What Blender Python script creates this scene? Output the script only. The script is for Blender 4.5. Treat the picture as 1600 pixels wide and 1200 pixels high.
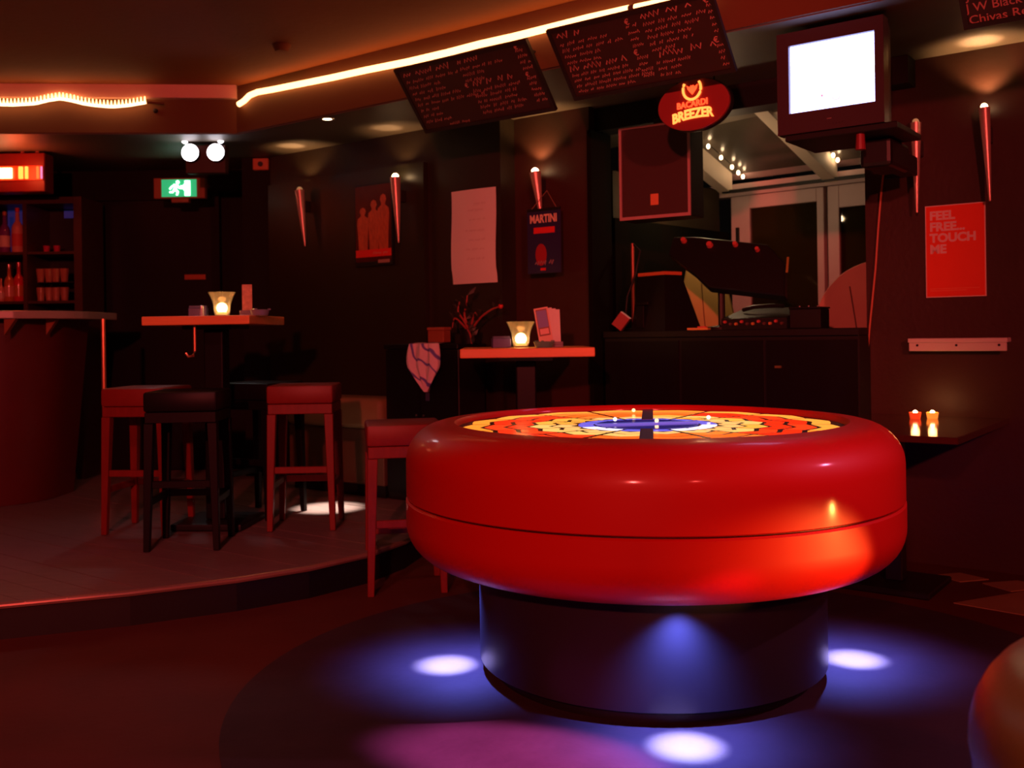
import bpy, bmesh, math, random
from mathutils import Vector, Matrix
random.seed(7)
S = bpy.context.scene
COL = S.collection
for o in list(bpy.data.objects): bpy.data.objects.remove(o)
R = math.radians

# ------------------------------------------------------------------ camera
F, HY, ROLL, EYE = 1555.0, 523.0, R(0.8), 1.2
cd = bpy.data.cameras.new('camera'); cam = bpy.data.objects.new('camera', cd); COL.objects.link(cam)
cd.sensor_width = 36.0; cd.lens = 36.0*F/1600; cd.shift_y = -(600-HY)/1600
cd.clip_start = 0.05
cam.matrix_world = Matrix.Translation((0, 0, EYE)) @ Matrix.Rotation(R(90), 4, 'X') @ Matrix.Rotation(-ROLL, 4, 'Z')
cd.dof.use_dof = True; cd.dof.focus_distance = 3.3; cd.dof.aperture_fstop = 4.0
S.camera = cam
S.view_settings.view_transform = 'Standard'; S.view_settings.look = 'None'
S.view_settings.exposure = 0.0; S.view_settings.gamma = 1.0; S.view_settings.use_curve_mapping = False
# ------------------------------------------------------------------ world
W = bpy.data.worlds.new('night'); S.world = W; W.use_nodes = True
W.node_tree.nodes['Background'].inputs[0].default_value = (0.35, 0.25, 0.2, 1)
W.node_tree.nodes['Background'].inputs[1].default_value = 0.004

def uv(px, py):
    dx, dy = px-800, HY-py
    c, s = math.cos(ROLL), math.sin(ROLL)
    return (dx*c+dy*s)/F, (-dx*s+dy*c)/F
def at(px, py, d):
    u, v = uv(px, py); return Vector((u*d, d, EYE+v*d))
def onw(px, py, c, s=0.75):            # a point on the vertical wall  Y = c - s*X
    u, v = uv(px, py); d = c/(1+s*u); return Vector((u*d, d, EYE+v*d))
def onz(px, py, z):                    # a point on a level surface
    u, v = uv(px, py); d = (z-EYE)/v; return Vector((u*d, d, z))
TH = math.atan2(-0.6, 0.8)             # heading of the long walls
WT = Vector((0.8, -0.6, 0)); WN = Vector((-0.6, -0.8, 0))   # along wall, out of wall

# ------------------------------------------------------------------ lamps of the room
def lamp(kind, name, loc, col, power, size=0.05, target=None, cone=60, blend=0.3):
    l = bpy.data.lights.new(name, kind); l.color = col; l.energy = power
    l.shadow_soft_size = size
    if kind == 'SPOT': l.spot_size = R(cone); l.spot_blend = blend
    o = bpy.data.objects.new(name, l); COL.objects.link(o); o.location = loc
    if target is not None:
        o.rotation_euler = (Vector(target)-Vector(loc)).to_track_quat('-Z', 'Y').to_euler()
    return o
RED = (1, 0.10, 0.085)
SPOTS = [  # position, aim, colour, power, cone, blend, size: coloured cans behind and beside the viewer, two of them added fill
    ((-0.9, -2.2, 2.55), (-0.9, 6.0, 1.35), RED, 860, 52, 0.5, 0.08),
    ((1.6, -2.0, 2.55), (2.7, 5.0, 1.45), RED, 680, 52, 0.6, 0.08),
    ((3.7, 2.5, 2.35), (0.6, 3.3, 0.25), (1, 0.22, 0.45), 160, 38, 0.4, 0.04),
    ((2.9, 2.35, 0.40), (0.90, 2.82, 0.50), (1, 0.30, 0.06), 480, 12, 0.8, 0.02),
    ((-1.2, 2.2, 2.7), (-2.0, 4.6, 0.1), (1, 0.20, 0.22), 70, 75, 0.8, 0.05),  # fill lamp added to turn the platform pinker and brighter
    ((3.7, 1.5, 2.40), (0.03, 2.81, 0.0), (1, 0.13, 0.62), 8000, 6.6, 0.7, 0.02),
    ((0.5, -0.7, 2.6), (1.05, 1.3, 0.55), (1, 0.36, 0.16), 60, 30, 0.6, 0.05),  # warm fill lamp added to brighten the tub chair
]
for i, (p, t, c, w, cone, bl, sz) in enumerate(SPOTS):
    lamp('SPOT', 'can_and_fill_light', p, c, w, sz, t, cone, bl)

# ------------------------------------------------------------------ materials
MATS = {}
def mat(name, col, rough=0.6, metal=0.0, emit=None, es=0.0, noise=0.0, nscale=8.0, bump=0.0, bscale=60.0, stretch=None, coat=0.0, spec=0.5, trans=0.0):
    if name in MATS: return MATS[name]
    m = bpy.data.materials.new(name); m.use_nodes = True; nt = m.node_tree; b = nt.nodes['Principled BSDF']
    b.inputs['Base Color'].default_value = (*col, 1); b.inputs['Roughness'].default_value = rough
    b.inputs['Metallic'].default_value = metal; b.inputs['Specular IOR Level'].default_value = spec
    b.inputs['Coat Weight'].default_value = coat; b.inputs['Coat Roughness'].default_value = 0.12
    b.inputs['Transmission Weight'].default_value = trans
    if emit: b.inputs['Emission Color'].default_value = (*emit, 1); b.inputs['Emission Strength'].default_value = es
    if noise or bump:
        tc = nt.nodes.new('ShaderNodeTexCoord'); mp = nt.nodes.new('ShaderNodeMapping')
        nt.links.new(tc.outputs['Object'], mp.inputs[0])
        if stretch: mp.inputs['Scale'].default_value = stretch
    if noise:
        n = nt.nodes.new('ShaderNodeTexNoise'); n.inputs['Scale'].default_value = nscale; n.inputs['Detail'].default_value = 5
        nt.links.new(mp.outputs[0], n.inputs['Vector'])
        mx = nt.nodes.new('ShaderNodeMix'); mx.data_type = 'RGBA'
        mx.inputs[6].default_value = (*[c*(1-noise) for c in col], 1); mx.inputs[7].default_value = (*[min(1, c*(1+noise)) for c in col], 1)
        nt.links.new(n.outputs['Fac'], mx.inputs[0]); nt.links.new(mx.outputs[2], b.inputs['Base Color'])
    if bump:
        n2 = nt.nodes.new('ShaderNodeTexNoise'); n2.inputs['Scale'].default_value = bscale; n2.inputs['Detail'].default_value = 3
        nt.links.new(mp.outputs[0], n2.inputs['Vector'])
        bp = nt.nodes.new('ShaderNodeBump'); bp.inputs['Strength'].default_value = bump; bp.inputs['Distance'].default_value = 0.01
        nt.links.new(n2.outputs['Fac'], bp.inputs['Height']); nt.links.new(bp.outputs[0], b.inputs['Normal'])
    MATS[name] = m; return m
def clear_glass(name, tint=(0.9, 0.9, 0.9), gl=0.08, rough=0.03):
    if name in MATS: return MATS[name]
    m = bpy.data.materials.new(name); m.use_nodes = True; nt = m.node_tree
    nt.nodes.remove(nt.nodes['Principled BSDF'])
    t = nt.nodes.new('ShaderNodeBsdfTransparent'); t.inputs[0].default_value = (*tint, 1)
    g = nt.nodes.new('ShaderNodeBsdfGlossy'); g.inputs['Roughness'].default_value = rough
    mx = nt.nodes.new('ShaderNodeMixShader'); lw = nt.nodes.new('ShaderNodeLayerWeight'); lw.inputs[0].default_value = 0.25
    ma = nt.nodes.new('ShaderNodeMath'); ma.operation = 'MULTIPLY_ADD'; ma.inputs[1].default_value = 0.6; ma.inputs[2].default_value = gl
    nt.links.new(lw.outputs['Fresnel'], ma.inputs[0]); nt.links.new(ma.outputs[0], mx.inputs[0])
    nt.links.new(t.outputs[0], mx.inputs[1]); nt.links.new(g.outputs[0], mx.inputs[2])
    nt.links.new(mx.outputs[0], nt.nodes['Material Output'].inputs[0])
    MATS[name] = m; return m

M_wall = mat('dark_brown_paint', (0.022, 0.015, 0.008), 0.45, noise=0.25, nscale=3, bump=0.15, bscale=40)
M_panel = mat('olive_brown_board', (0.022, 0.019, 0.007), 0.4, noise=0.2, nscale=2)
M_rwall = mat('maroon_wall', (0.042, 0.013, 0.007), 0.5, noise=0.25, nscale=3, bump=0.15, bscale=40)
M_black = mat('matt_black', (0.005, 0.0045, 0.004), 0.5, noise=0.3, nscale=10)
M_blackwood = mat('black_stained_wood', (0.006, 0.005, 0.005), 0.45, spec=0.2, noise=0.3, nscale=10, stretch=(1, 1, 0.1))
M_ceil = mat('brown_plaster', (0.27, 0.066, 0.008), 0.8, noise=0.12, nscale=1.5, bump=0.2, bscale=25)
M_fascia = mat('tan_plaster', (0.12, 0.045, 0.012), 0.8, noise=0.15, nscale=2)
M_soffit = mat('dark_soffit', (0.13, 0.10, 0.07), 0.55, noise=0.15, nscale=2)
M_mould = mat('salmon_moulding', (0.75, 0.42, 0.33), 0.5, noise=0.08)
M_floor = mat('dark_vinyl_floor', (0.085, 0.020, 0.012), 0.65, spec=0.2, noise=0.3, nscale=2.5, bump=0.1, bscale=30)
M_disc = mat('dark_disc_floor', (0.038, 0.024, 0.031), 0.7, spec=0.2, noise=0.3, nscale=6, bump=0.12, bscale=30)
M_plank = mat('worn_deck_board', (0.20, 0.14, 0.13), 0.38, noise=0.35, nscale=5, stretch=(1, 12, 12), bump=0.15)
M_nosing = mat('worn_brass_nosing', (0.35, 0.22, 0.16), 0.3, 0.4, noise=0.4, nscale=3)
M_redseat = mat('red_brown_leather', (0.22, 0.014, 0.006), 0.5, noise=0.15, nscale=12)
M_redwood = mat('red_brown_wood', (0.20, 0.013, 0.006), 0.45, noise=0.25, nscale=10, stretch=(6, 6, 1))
M_top = mat('orange_beech_wood', (0.95, 0.34, 0.10), 0.4, noise=0.15, nscale=6, stretch=(1, 10, 10))
M_steel = mat('brushed_steel', (0.55, 0.5, 0.48), 0.3, 1.0)
M_dsteel = mat('dark_steel', (0.08, 0.075, 0.07), 0.35, 0.9)
M_copper = mat('satin_sconce_metal', (0.75, 0.5, 0.42), 0.35, 0.6)
M_white = mat('white_paint', (0.7, 0.68, 0.66), 0.5, noise=0.06)
M_paper = mat('white_paper', (0.8, 0.78, 0.76), 0.8, noise=0.05, nscale=3)

# ------------------------------------------------------------------ mesh helpers
class MB:
    def __init__(s): s.v = []; s.f = []
    def add(s, vs, fs):
        n = len(s.v); s.v += [tuple(v) for v in vs]; s.f += [tuple(i+n for i in f) for f in fs]; return s
    def box(s, x0, x1, y0, y1, z0, z1, M=None):
        vs = [Vector((x, y, z)) for z in (z0, z1) for y in (y0, y1) for x in (x0, x1)]
        if M is not None: vs = [M @ v for v in vs]
        return s.add(vs, [(0, 2, 3, 1), (4, 5, 7, 6), (0, 1, 5, 4), (2, 6, 7, 3), (0, 4, 6, 2), (1, 3, 7, 5)])
    def frustum(s, x, y, z0, z1, a0, a1, dx=0, dy=0):       # square bar, half widths a0 at z0, a1 at z1
        vs = [(x+dx+i*a0, y+dy+j*a0, z0) for i, j in ((-1, -1), (1, -1), (1, 1), (-1, 1))] + [(x+i*a1, y+j*a1, z1) for i, j in ((-1, -1), (1, -1), (1, 1), (-1, 1))]
        return s.add(vs, [(3, 2, 1, 0), (4, 5, 6, 7), (0, 1, 5, 4), (1, 2, 6, 5), (2, 3, 7, 6), (3, 0, 4, 7)])
    def lathe(s, prof, n=32, c=(0, 0, 0), a0=0, a1=2*math.pi):
        full = abs(a1-a0-2*math.pi) < 1e-6; k = n if full else n+1; m = len(prof); vs = []; fs = []
        for i in range(k):
            a = a0+(a1-a0)*i/n
            for r, z in prof: vs.append((c[0]+r*math.cos(a), c[1]+r*math.sin(a), c[2]+z))
        for i in range(n):
            j = (i+1) % k
            for q in range(m-1): fs.append((i*m+q, j*m+q, j*m+q+1, i*m+q+1))
        return s.add(vs, fs)
    def cyl(s, p0, p1, r0, r1=None, n=16):
        r1 = r0 if r1 is None else r1; p0 = Vector(p0); p1 = Vector(p1); q = (p1-p0).to_track_quat('Z', 'Y'); vs = []
        for p, r in ((p0, r0), (p1, r1)):
            for i in range(n):
                a = 2*math.pi*i/n; vs.append(p+q @ Vector((r*math.cos(a), r*math.sin(a), 0)))
        fs = [(i, (i+1) % n, n+(i+1) % n, n+i) for i in range(n)]+[tuple(range(n-1, -1, -1)), tuple(range(n, 2*n))]
        return s.add(vs, fs)
    def tube(s, pts, r, n=8):
        pts = [Vector(p) for p in pts]; vs = []; fs = []; m = len(pts)
        for i, p in enumerate(pts):
            d = (pts[min(i+1, m-1)]-pts[max(i-1, 0)]).normalized(); up = Vector((0, 0, 1)) if abs(d.z) < 0.95 else Vector((1, 0, 0))
            a = d.cross(up).normalized(); b = a.cross(d)
            rr = r[i] if isinstance(r, (list, tuple)) else r
            for k in range(n):
                t = 2*math.pi*k/n; vs.append(p+a*rr*math.cos(t)+b*rr*math.sin(t))
        for i in range(m-1):
            for k in range(n): fs.append((i*n+k, i*n+(k+1) % n, (i+1)*n+(k+1) % n, (i+1)*n+k))
        fs += [tuple(range(n-1, -1, -1)), tuple(range((m-1)*n, m*n))]
        return s.add(vs, fs)
    def prism(s, poly, z0, z1, M=None):
        n = len(poly); vs = [Vector((x, y, z)) for z in (z0, z1) for x, y in poly]
        if M is not None: vs = [M @ v for v in vs]
        return s.add(vs, [tuple(range(n-1, -1, -1)), tuple(range(n, 2*n))]+[(i, (i+1) % n, n+(i+1) % n, n+i) for i in range(n)])
    def stroke(s, pts, w, y=0.0):          # a flat pen stroke in the local x-z plane, facing -y
        vs = []; fs = []
        for i, (x, z) in enumerate(pts):
            x0, z0 = pts[max(i-1, 0)]; x1, z1 = pts[min(i+1, len(pts)-1)]
            dx, dz = x1-x0, z1-z0; L = math.hypot(dx, dz) or 1
            vs += [(x-dz/L*w/2, y, z+dx/L*w/2), (x+dz/L*w/2, y, z-dx/L*w/2)]
        for i in range(len(pts)-1): fs.append((2*i, 2*i+1, 2*i+3, 2*i+2))
        return s.add(vs, fs)
    def sphere(s, c, r, n=12, sz=1.0):
        prof = [(max(r*math.sin(math.pi*i/n), 1e-4), -r*sz*math.cos(math.pi*i/n)) for i in range(n+1)]
        return s.lathe(prof, 2*n, c)
    def build(s, name, m, parent=None, bevel=0.0, smooth=False, seg=2, kind=None, label=None):
        me = bpy.data.meshes.new(name); me.from_pydata(s.v, [], s.f)
        bm = bmesh.new(); bm.from_mesh(me)
        if smooth and not bevel: bmesh.ops.remove_doubles(bm, verts=bm.verts, dist=1e-5)
        bmesh.ops.recalc_face_normals(bm, faces=bm.faces)
        if bevel: bmesh.ops.bevel(bm, geom=list(bm.edges), offset=bevel, segments=seg, affect='EDGES', profile=0.5, clamp_overlap=True)
        bm.to_mesh(me); bm.free()
        if smooth:
            for p in me.polygons: p.use_smooth = True
            me.set_sharp_from_angle(angle=R(40))
        me.materials.append(m)
        o = bpy.data.objects.new(name, me); COL.objects.link(o)
        if parent is not None: o.parent = parent
        if kind: o['kind'] = kind
        if label: o['label'] = label
        return o
def tag(o, label, cat, group=None):
    o['label'] = label; o['category'] = cat
    if group: o['group'] = group
    return o
def thing(name, label, cat, loc=(0, 0, 0), rz=0.0, group=None):
    o = bpy.data.objects.new(name, None); COL.objects.link(o); o.empty_display_size = 0.1
    o.location = loc; o.rotation_euler = (0, 0, rz); return tag(o, label, cat, group)
def copy_tree(o, parent=None):
    c = o.copy(); COL.objects.link(c); c.parent = parent
    for ch in [x for x in bpy.data.objects if x.parent == o]: copy_tree(ch, c)
    return c
def struct(name, mb, m, parent=None, **k):
    o = mb.build(name, m, parent, **k)
    if parent is None: o['kind'] = 'structure'
    return o
def text(name, body, m, parent, x, y, z, size, sx=1.0, off=0.0, extrude=0.0004, align='LEFT', rotz=0.0, shear=0.0, bend=0.0):
    cu = bpy.data.curves.new('t', 'FONT'); cu.body = body; cu.size = size; cu.offset = off; cu.extrude = extrude; cu.align_x = align; cu.resolution_u = 3; cu.shear = shear
    t = bpy.data.objects.new('t', cu); COL.objects.link(t)
    bpy.context.view_layer.update()
    me = bpy.data.meshes.new_from_object(t.evaluated_get(bpy.context.evaluated_depsgraph_get()))
    bpy.data.objects.remove(t); bpy.data.curves.remove(cu)
    for v in me.vertices:                                     # stand the letters up in the x-z plane, facing -y
        a, b, c = v.co; a *= sx; b += bend*a*a
        ca, sa = math.cos(rotz), math.sin(rotz)
        v.co = (x+a*ca-b*sa, y-c, z+a*sa+b*ca)
    me.materials.clear(); me.materials.append(m)
    o = bpy.data.objects.new(name, me); COL.objects.link(o); o.parent = parent; return o
def wframe(pl, pt, pr, pb, c):             # a rectangle seen on a wall -> centre, width, height
    ym = (pt+pb)/2; a = onw(pl, ym, c); b = onw(pr, ym, c); xm = (pl+pr)/2
    w = (b-a).length; m = (a+b)/2
    zt = onw(xm, pt, c).z; zb = onw(xm, pb, c).z
    return Vector((m.x, m.y, (zt+zb)/2)), w, zt-zb

# ------------------------------------------------------------------ the setting
ZC, ZS, PZ = 2.90, 2.58, 0.15       # upper ceiling, soffit, platform
CA, CB, CC = 6.22, 6.41, 6.67       # wall lines
DL = [(-6.2, 6.38), (-1.83, 6.73), (5.2, 1.457)]   # fascia line
fl = struct('floor', MB().box(-6.2, 6.2, -3.4, 9.6, -0.1, 0.0), M_floor)
dsk = MB().lathe([(0.001, 0.0), (1.5, 0.0), (1.5, 0.003), (0.001, 0.003)], 96, (0.56, 3.35, 0)).build('dark_disc', M_disc, fl, smooth=True)  # thin darker disc laid on the floor around the table
M_patch = mat('tan_floor_patch', (0.30, 0.19, 0.09), 0.5, noise=0.2)
for (a, b, c, d) in (((1490, 943), (1600, 925), (1640, 940), (1600, 962)), ((1535, 912), (1590, 908), (1640, 918), (1580, 925)), ((1462, 899), (1500, 896), (1545, 906), (1500, 910))):
    MB().prism([tuple(onz(*q, 0.0).xy) for q in (d, c, b, a)], 0.0, 0.004).build('floor_patch', M_patch, fl)  # thin tan pieces set on the floor at the right
struct('ceiling', MB().prism([(-6.2, -3.4), (5.2, -3.4), (5.2, 1.457), (-1.83, 6.73), (-6.2, 6.38)], ZC, ZC+0.1), M_ceil)
struct('ceiling_soffit', MB().prism([DL[2], (6.2, 1.4), (6.2, 5.0), (1.9, 6.0), (-1.0, 9.6), (-6.2, 9.6), DL[0], DL[1]], ZS, ZC+0.1), M_soffit)
def wallseg(name, a, b, th, z0, z1, m, parent=None):   # a slab whose visible face runs a->b, thickness going away from the viewer
    a = Vector(a); b = Vector(b); d = (b-a).normalized(); n = Vector((-d.y, d.x))
    if parent is None: return struct(name, MB().prism([tuple(a), tuple(b), tuple(b+n*th), tuple(a+n*th)], z0, z1), m)
    return MB().prism([tuple(a), tuple(b), tuple(b+n*th), tuple(a+n*th)], z0, z1).build(name, m, parent)
def fascia_strip(name, z0, z1, th, m, segs, off=0.0):
    for i in segs:
        a = Vector(DL[i]); b = Vector(DL[i+1]); d = (b-a).normalized(); n = Vector((d.y, -d.x))
        o = wallseg(name, a+n*(th+off), b+n*(th+off), th-0.001, z0, z1, m)
fascia_strip('trim_1', ZS+0.005, ZC-0.002, 0.02, M_fascia, (0, 1))
fascia_strip('trim_2', 2.81, ZC-0.002, 0.05, M_mould, (0,), 0.02)
pA0 = onw(425, 500, CA).xy; pA1 = onw(785, 500, CA).xy
wA = wallseg('wall_back', pA0, pA1, 0.22, 0.0, ZS, M_wall)
pp0 = onw(428, 500, CA).xy + WN.xy*0.04; pp1 = onw(671, 500, CA).xy + WN.xy*0.04
wallseg('wall_board', pp0, pp1, 0.038, PZ, onw(671, 253, CA).z, M_panel, wA)
pB0 = onw(803, 500, CB).xy - WT.xy*0.2; pB1 = onw(924, 500, CB).xy
wallseg('wall_middle', pB0, pB1, 0.18, 0.0, ZS, M_rwall)
# pale conduit in the corner between the two walls
c0 = onw(797, 190, CB).xy + WN.xy*0.03
struct('trim_3', MB().cyl((c0.x, c0.y, 0), (c0.x, c0.y, ZS-0.002), 0.028, n=16), mat('cream_conduit', (0.55, 0.42, 0.28), 0.5, noise=0.1), smooth=True)
pC0 = onw(1353, 400, CC).xy; pC1 = Vector((5.2, CC-0.75*5.2))
wallseg('wall_right', pC0, pC1, 0.2, 0.0, ZS, M_rwall)
struct('wall_side', MB().box(5.2, 5.4, -3.4, 2.9, 0, ZC), M_rwall)
struct('wall_front', MB().box(-6.2, 5.4, -3.6, -3.4, 0, ZC), M_wall)
struct('wall_left', MB().box(-6.4, -6.2, -3.6, 9.6, 0, ZC), M_wall)
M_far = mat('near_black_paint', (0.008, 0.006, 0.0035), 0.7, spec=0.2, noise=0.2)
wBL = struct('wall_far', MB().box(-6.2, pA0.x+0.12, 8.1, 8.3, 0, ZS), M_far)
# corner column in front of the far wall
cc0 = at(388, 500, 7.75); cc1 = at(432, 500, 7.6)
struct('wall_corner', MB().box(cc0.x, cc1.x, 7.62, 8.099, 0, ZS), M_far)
# dark door in the far wall
d0 = at(150, 315, 8.06); d1 = at(330, 315, 8.06)
dr = struct('door_1', MB().box(d0.x, d1.x, 8.05, 8.099, PZ, d0.z), M_blackwood)
MB().box(d0.x-0.07, d0.x-0.002, 8.03, 8.099, PZ, d0.z+0.07).box(d1.x+0.002, d1.x+0.07, 8.03, 8.099, PZ, d0.z+0.07).box(d0.x, d1.x, 8.03, 8.099, d0.z+0.002, d0.z+0.07).build('door_frame', M_far, dr)
hp = at(305, 433, 8.04); MB().box(hp.x-0.085, hp.x+0.085, 8.03, 8.049, hp.z-0.022, hp.z+0.022).build('push_plate', mat('copper_plate', (0.45, 0.12, 0.05), 0.4, 0.6), dr, bevel=0.004)

# platform with planks, curved front
EDGE = [(-6.15, 3.25), (-3.2, 3.72), (-2.6, 3.84), (-2.08, 3.99), (-1.62, 4.16), (-1.228, 4.36), (-0.95, 4.56), (-0.72, 4.82), (-0.57, 5.12), (-0.48, 5.5), (-0.44, 5.9), (-0.43, 6.3)]
XP = (CA-8.05)/0.75
POLY = EDGE + [(-0.43, CA+0.75*0.43-0.08), (-2.05, CA+0.75*2.05-0.08), (-2.05, 7.6), (-2.1, 8.0), (-6.15, 8.0)]
pf = struct('floor_platform', MB().prism([(x, y+0.02) if i < len(EDGE) else (x, y) for i, (x, y) in enumerate(POLY)], 0.0, PZ-0.02), M_black)
def clip(poly, p, n):
    out = []
    for i in range(len(poly)):
        a = Vector(poly[i]); b = Vector(poly[(i+1) % len(poly)]); da = (a-p).dot(n); db = (b-p).dot(n)
        if da >= 0: out.append(tuple(a))
        if (da >= 0) != (db >= 0): out.append(tuple(a+(b-a)*(da/(da-db))))
    return out
nrm = Vector((0.6, 0.8)); w = 0.13
lo = min(Vector(p).dot(nrm) for p in POLY); hi = max(Vector(p).dot(nrm) for p in POLY)
k = 0
while lo+k*w < hi:
    q = clip(clip(POLY, nrm*(lo+k*w+0.002), nrm), nrm*(lo+(k+1)*w-0.002), -nrm)
    if len(q) >= 3:
        dz = random.uniform(-0.0015, 0.0015)
        MB().prism(q, PZ-0.0195, PZ-0.0015+dz).build('plank', M_plank, pf)
    k += 1
MB().tube([(x, y+0.012, PZ-0.012) for x, y in EDGE], 0.014, 8).build('nosing', M_nosing, pf, smooth=True)

# DJ alcove: lintel, conservatory behind it
lin0 = onw(924, 200, 6.5).xy; lin1 = onw(1420, 200, 6.5).xy
struct('trim_4', MB().prism([tuple(lin0), tuple(lin1), tuple(lin1-WN.xy*0.16), tuple(lin0-WN.xy*0.16)], 2.44, ZS-0.001), M_black)
e0 = onw(924, 500, CB).xy+WT.xy*0.002; struct('trim_5', MB().prism([tuple(e0+WN.xy*0.03), tuple(e0+WT.xy*0.03+WN.xy*0.03), tuple(e0+WT.xy*0.03-WN.xy*0.2), tuple(e0-WN.xy*0.2)], 0, 2.43), mat('flat_dark_wall', (0.006, 0.005, 0.003), 0.95, spec=0.05))  # black post added over the lit wall end to keep it dark
KW = Vector((0.743, -0.669)); KM = Vector((-0.669, -0.743))          # along / out of the conservatory's door wall
K = onw(1137, 305, 9.02, 0.9).xy
ANG = math.atan2(KW.y, KW.x)
def kpt(a, t): return K+KW*a+KM*t
M_frame = mat('white_door_frame', (0.66, 0.44, 0.44), 0.5, noise=0.06)
M_beam = mat('cream_beam', (0.75, 0.62, 0.5), 0.6, noise=0.08)
zH = onw(1150, 292, 9.02, 0.9).z                                     # underside of the eaves
ww = struct('wall_conservatory', MB().prism([tuple(kpt(-0.2, 0)), tuple(kpt(1.5, 0)), tuple(kpt(1.5, -0.1)), tuple(kpt(-0.2, -0.1))], zH-0.07, zH+0.02), M_frame)
MB().prism([tuple(kpt(-0.02, 0.05)), tuple(kpt(1.5, 0.05)), tuple(kpt(1.5, 0.002)), tuple(kpt(-0.02, 0.002))], zH-0.045, zH-0.025).build('gutter_line', M_black, ww)
M_glass = clear_glass('door_glass', (0.5, 0.48, 0.42), 0.015)
M_glass.node_tree.nodes['Math'].inputs[1].default_value = 0.15
def kx(px, py=400): 
    p = onw(px, py, 9.02, 0.9).xy; return (p-K).dot(KW)
def cdoor(name, p0, p1, g0, g1):
    a0, a1, b0, b1 = kx(p0), kx(p1), kx(g0), kx(g1)
    rt = bpy.data.objects.new(name, None); COL.objects.link(rt); rt['kind'] = 'structure'; rt.location = (K.x, K.y, 0); rt.rotation_euler = (0, 0, ANG)
    zt = zH-0.075; zg = onw((g0+g1)/2, 320, 9.02, 0.9).z
    MB().box(a0, b0, 0.0, 0.06, 0.0, zt).box(b1, a1, 0.0, 0.06, 0.0, zt).box(b0, b1, 0.0, 0.06, zg, zt).box(b0, b1, 0.0, 0.06, 0.0, 0.25).build('door_frame', M_frame, rt, bevel=0.004, seg=1)
    MB().box(b0-0.005, b1+0.005, 0.02, 0.035, 0.24, zg+0.005).build('pane', M_glass, rt)
    MB().box(b0-0.005, b1+0.005, 0.05, 0.056, 0.24, zg+0.004).build('olive_backing', mat('olive_reflection', (0.42, 0.30, 0.12), 0.7, noise=0.2, nscale=3), rt)  # added sheet, the pane's reflections put into its olive colour
    return rt
da = cdoor('door_2', 1143, 1288, 1172, 1277)
a0 = kx(1153, 345); MB().box(a0-0.01, a0+0.012, -0.02, 0.001, 1.85, 1.98).build('hinge', M_black, da)
cdoor('door_3', 1294, 1430, 1312, 1400)
# shaft outside the glass: dark night garden wall, and the alcove's own side walls
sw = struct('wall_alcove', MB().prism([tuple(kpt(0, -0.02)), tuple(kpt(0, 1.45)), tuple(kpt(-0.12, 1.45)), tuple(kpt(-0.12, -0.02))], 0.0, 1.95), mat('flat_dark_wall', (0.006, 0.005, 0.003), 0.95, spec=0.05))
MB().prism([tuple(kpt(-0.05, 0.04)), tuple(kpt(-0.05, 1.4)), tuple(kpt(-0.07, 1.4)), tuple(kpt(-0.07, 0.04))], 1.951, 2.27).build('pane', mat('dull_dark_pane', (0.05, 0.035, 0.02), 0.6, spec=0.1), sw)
struct('wall_alcove_side', MB().prism([tuple(kpt(1.5, -0.1)), tuple(kpt(1.5, 0.3)), tuple(kpt(1.6, 0.3)), tuple(kpt(1.6, -0.1))], 0.0, 2.4), M_rwall)
SL = 0.33                                                            # pitch of the glazed roof, rising towards the room
def roofz(t): return zH+0.02+SL*t
rf = struct('ceiling_glazed_roof', MB().add([(*kpt(-0.2, -0.12), roofz(-0.12)+0.09), (*kpt(1.5, -0.12), roofz(-0.12)+0.09), (*kpt(1.5, -0.12), roofz(-0.12)+0.12), (*kpt(-0.2, -0.12), roofz(-0.12)+0.12),
            (*kpt(-0.2, -0.02), roofz(-0.02)+0.09), (*kpt(1.5, -0.02), roofz(-0.02)+0.09), (*kpt(1.5, -0.02), roofz(-0.02)+0.12), (*kpt(-0.2, -0.02), roofz(-0.02)+0.12)],
            [(0, 1, 2, 3), (4, 5, 6, 7), (0, 1, 5, 4), (3, 2, 6, 7), (0, 3, 7, 4), (1, 2, 6, 5)]), M_frame)
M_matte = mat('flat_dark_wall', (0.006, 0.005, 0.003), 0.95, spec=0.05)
M_poly = mat('grey_polycarbonate', (0.10, 0.082, 0.062), 0.25, noise=0.25, nscale=3, coat=0.3)
bx = [kx(1137, 300), kx(1300, 285), kx(1300, 285)*2-kx(1137, 300)]
TB = 1.75
def slope_prism(a0, a1, t0, t1, h0, h1):
    vs = []
    for t in (t0, t1):
        for a, h in ((a0, h0), (a1, h0), (a1, h1), (a0, h1)):
            p = kpt(a, t); vs.append((p.x, p.y, roofz(t)+h))
    return MB().add(vs, [(0, 1, 2, 3), (7, 6, 5, 4), (0, 4, 5, 1), (1, 5, 6, 2), (2, 6, 7, 3), (3, 7, 4, 0)])
for i in range(3):
    a0 = bx[i]+0.04; a1 = bx[i+1]-0.04 if i < 2 else bx[i]+0.1
    slope_prism(a0, a1, -0.02, TB, 0.085, 0.10).build('pane', M_poly, rf)
for b in bx: slope_prism(b-0.05, b+0.04, 0.0, TB, -0.07, 0.12).build('roof_beam', M_beam, rf)

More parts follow.
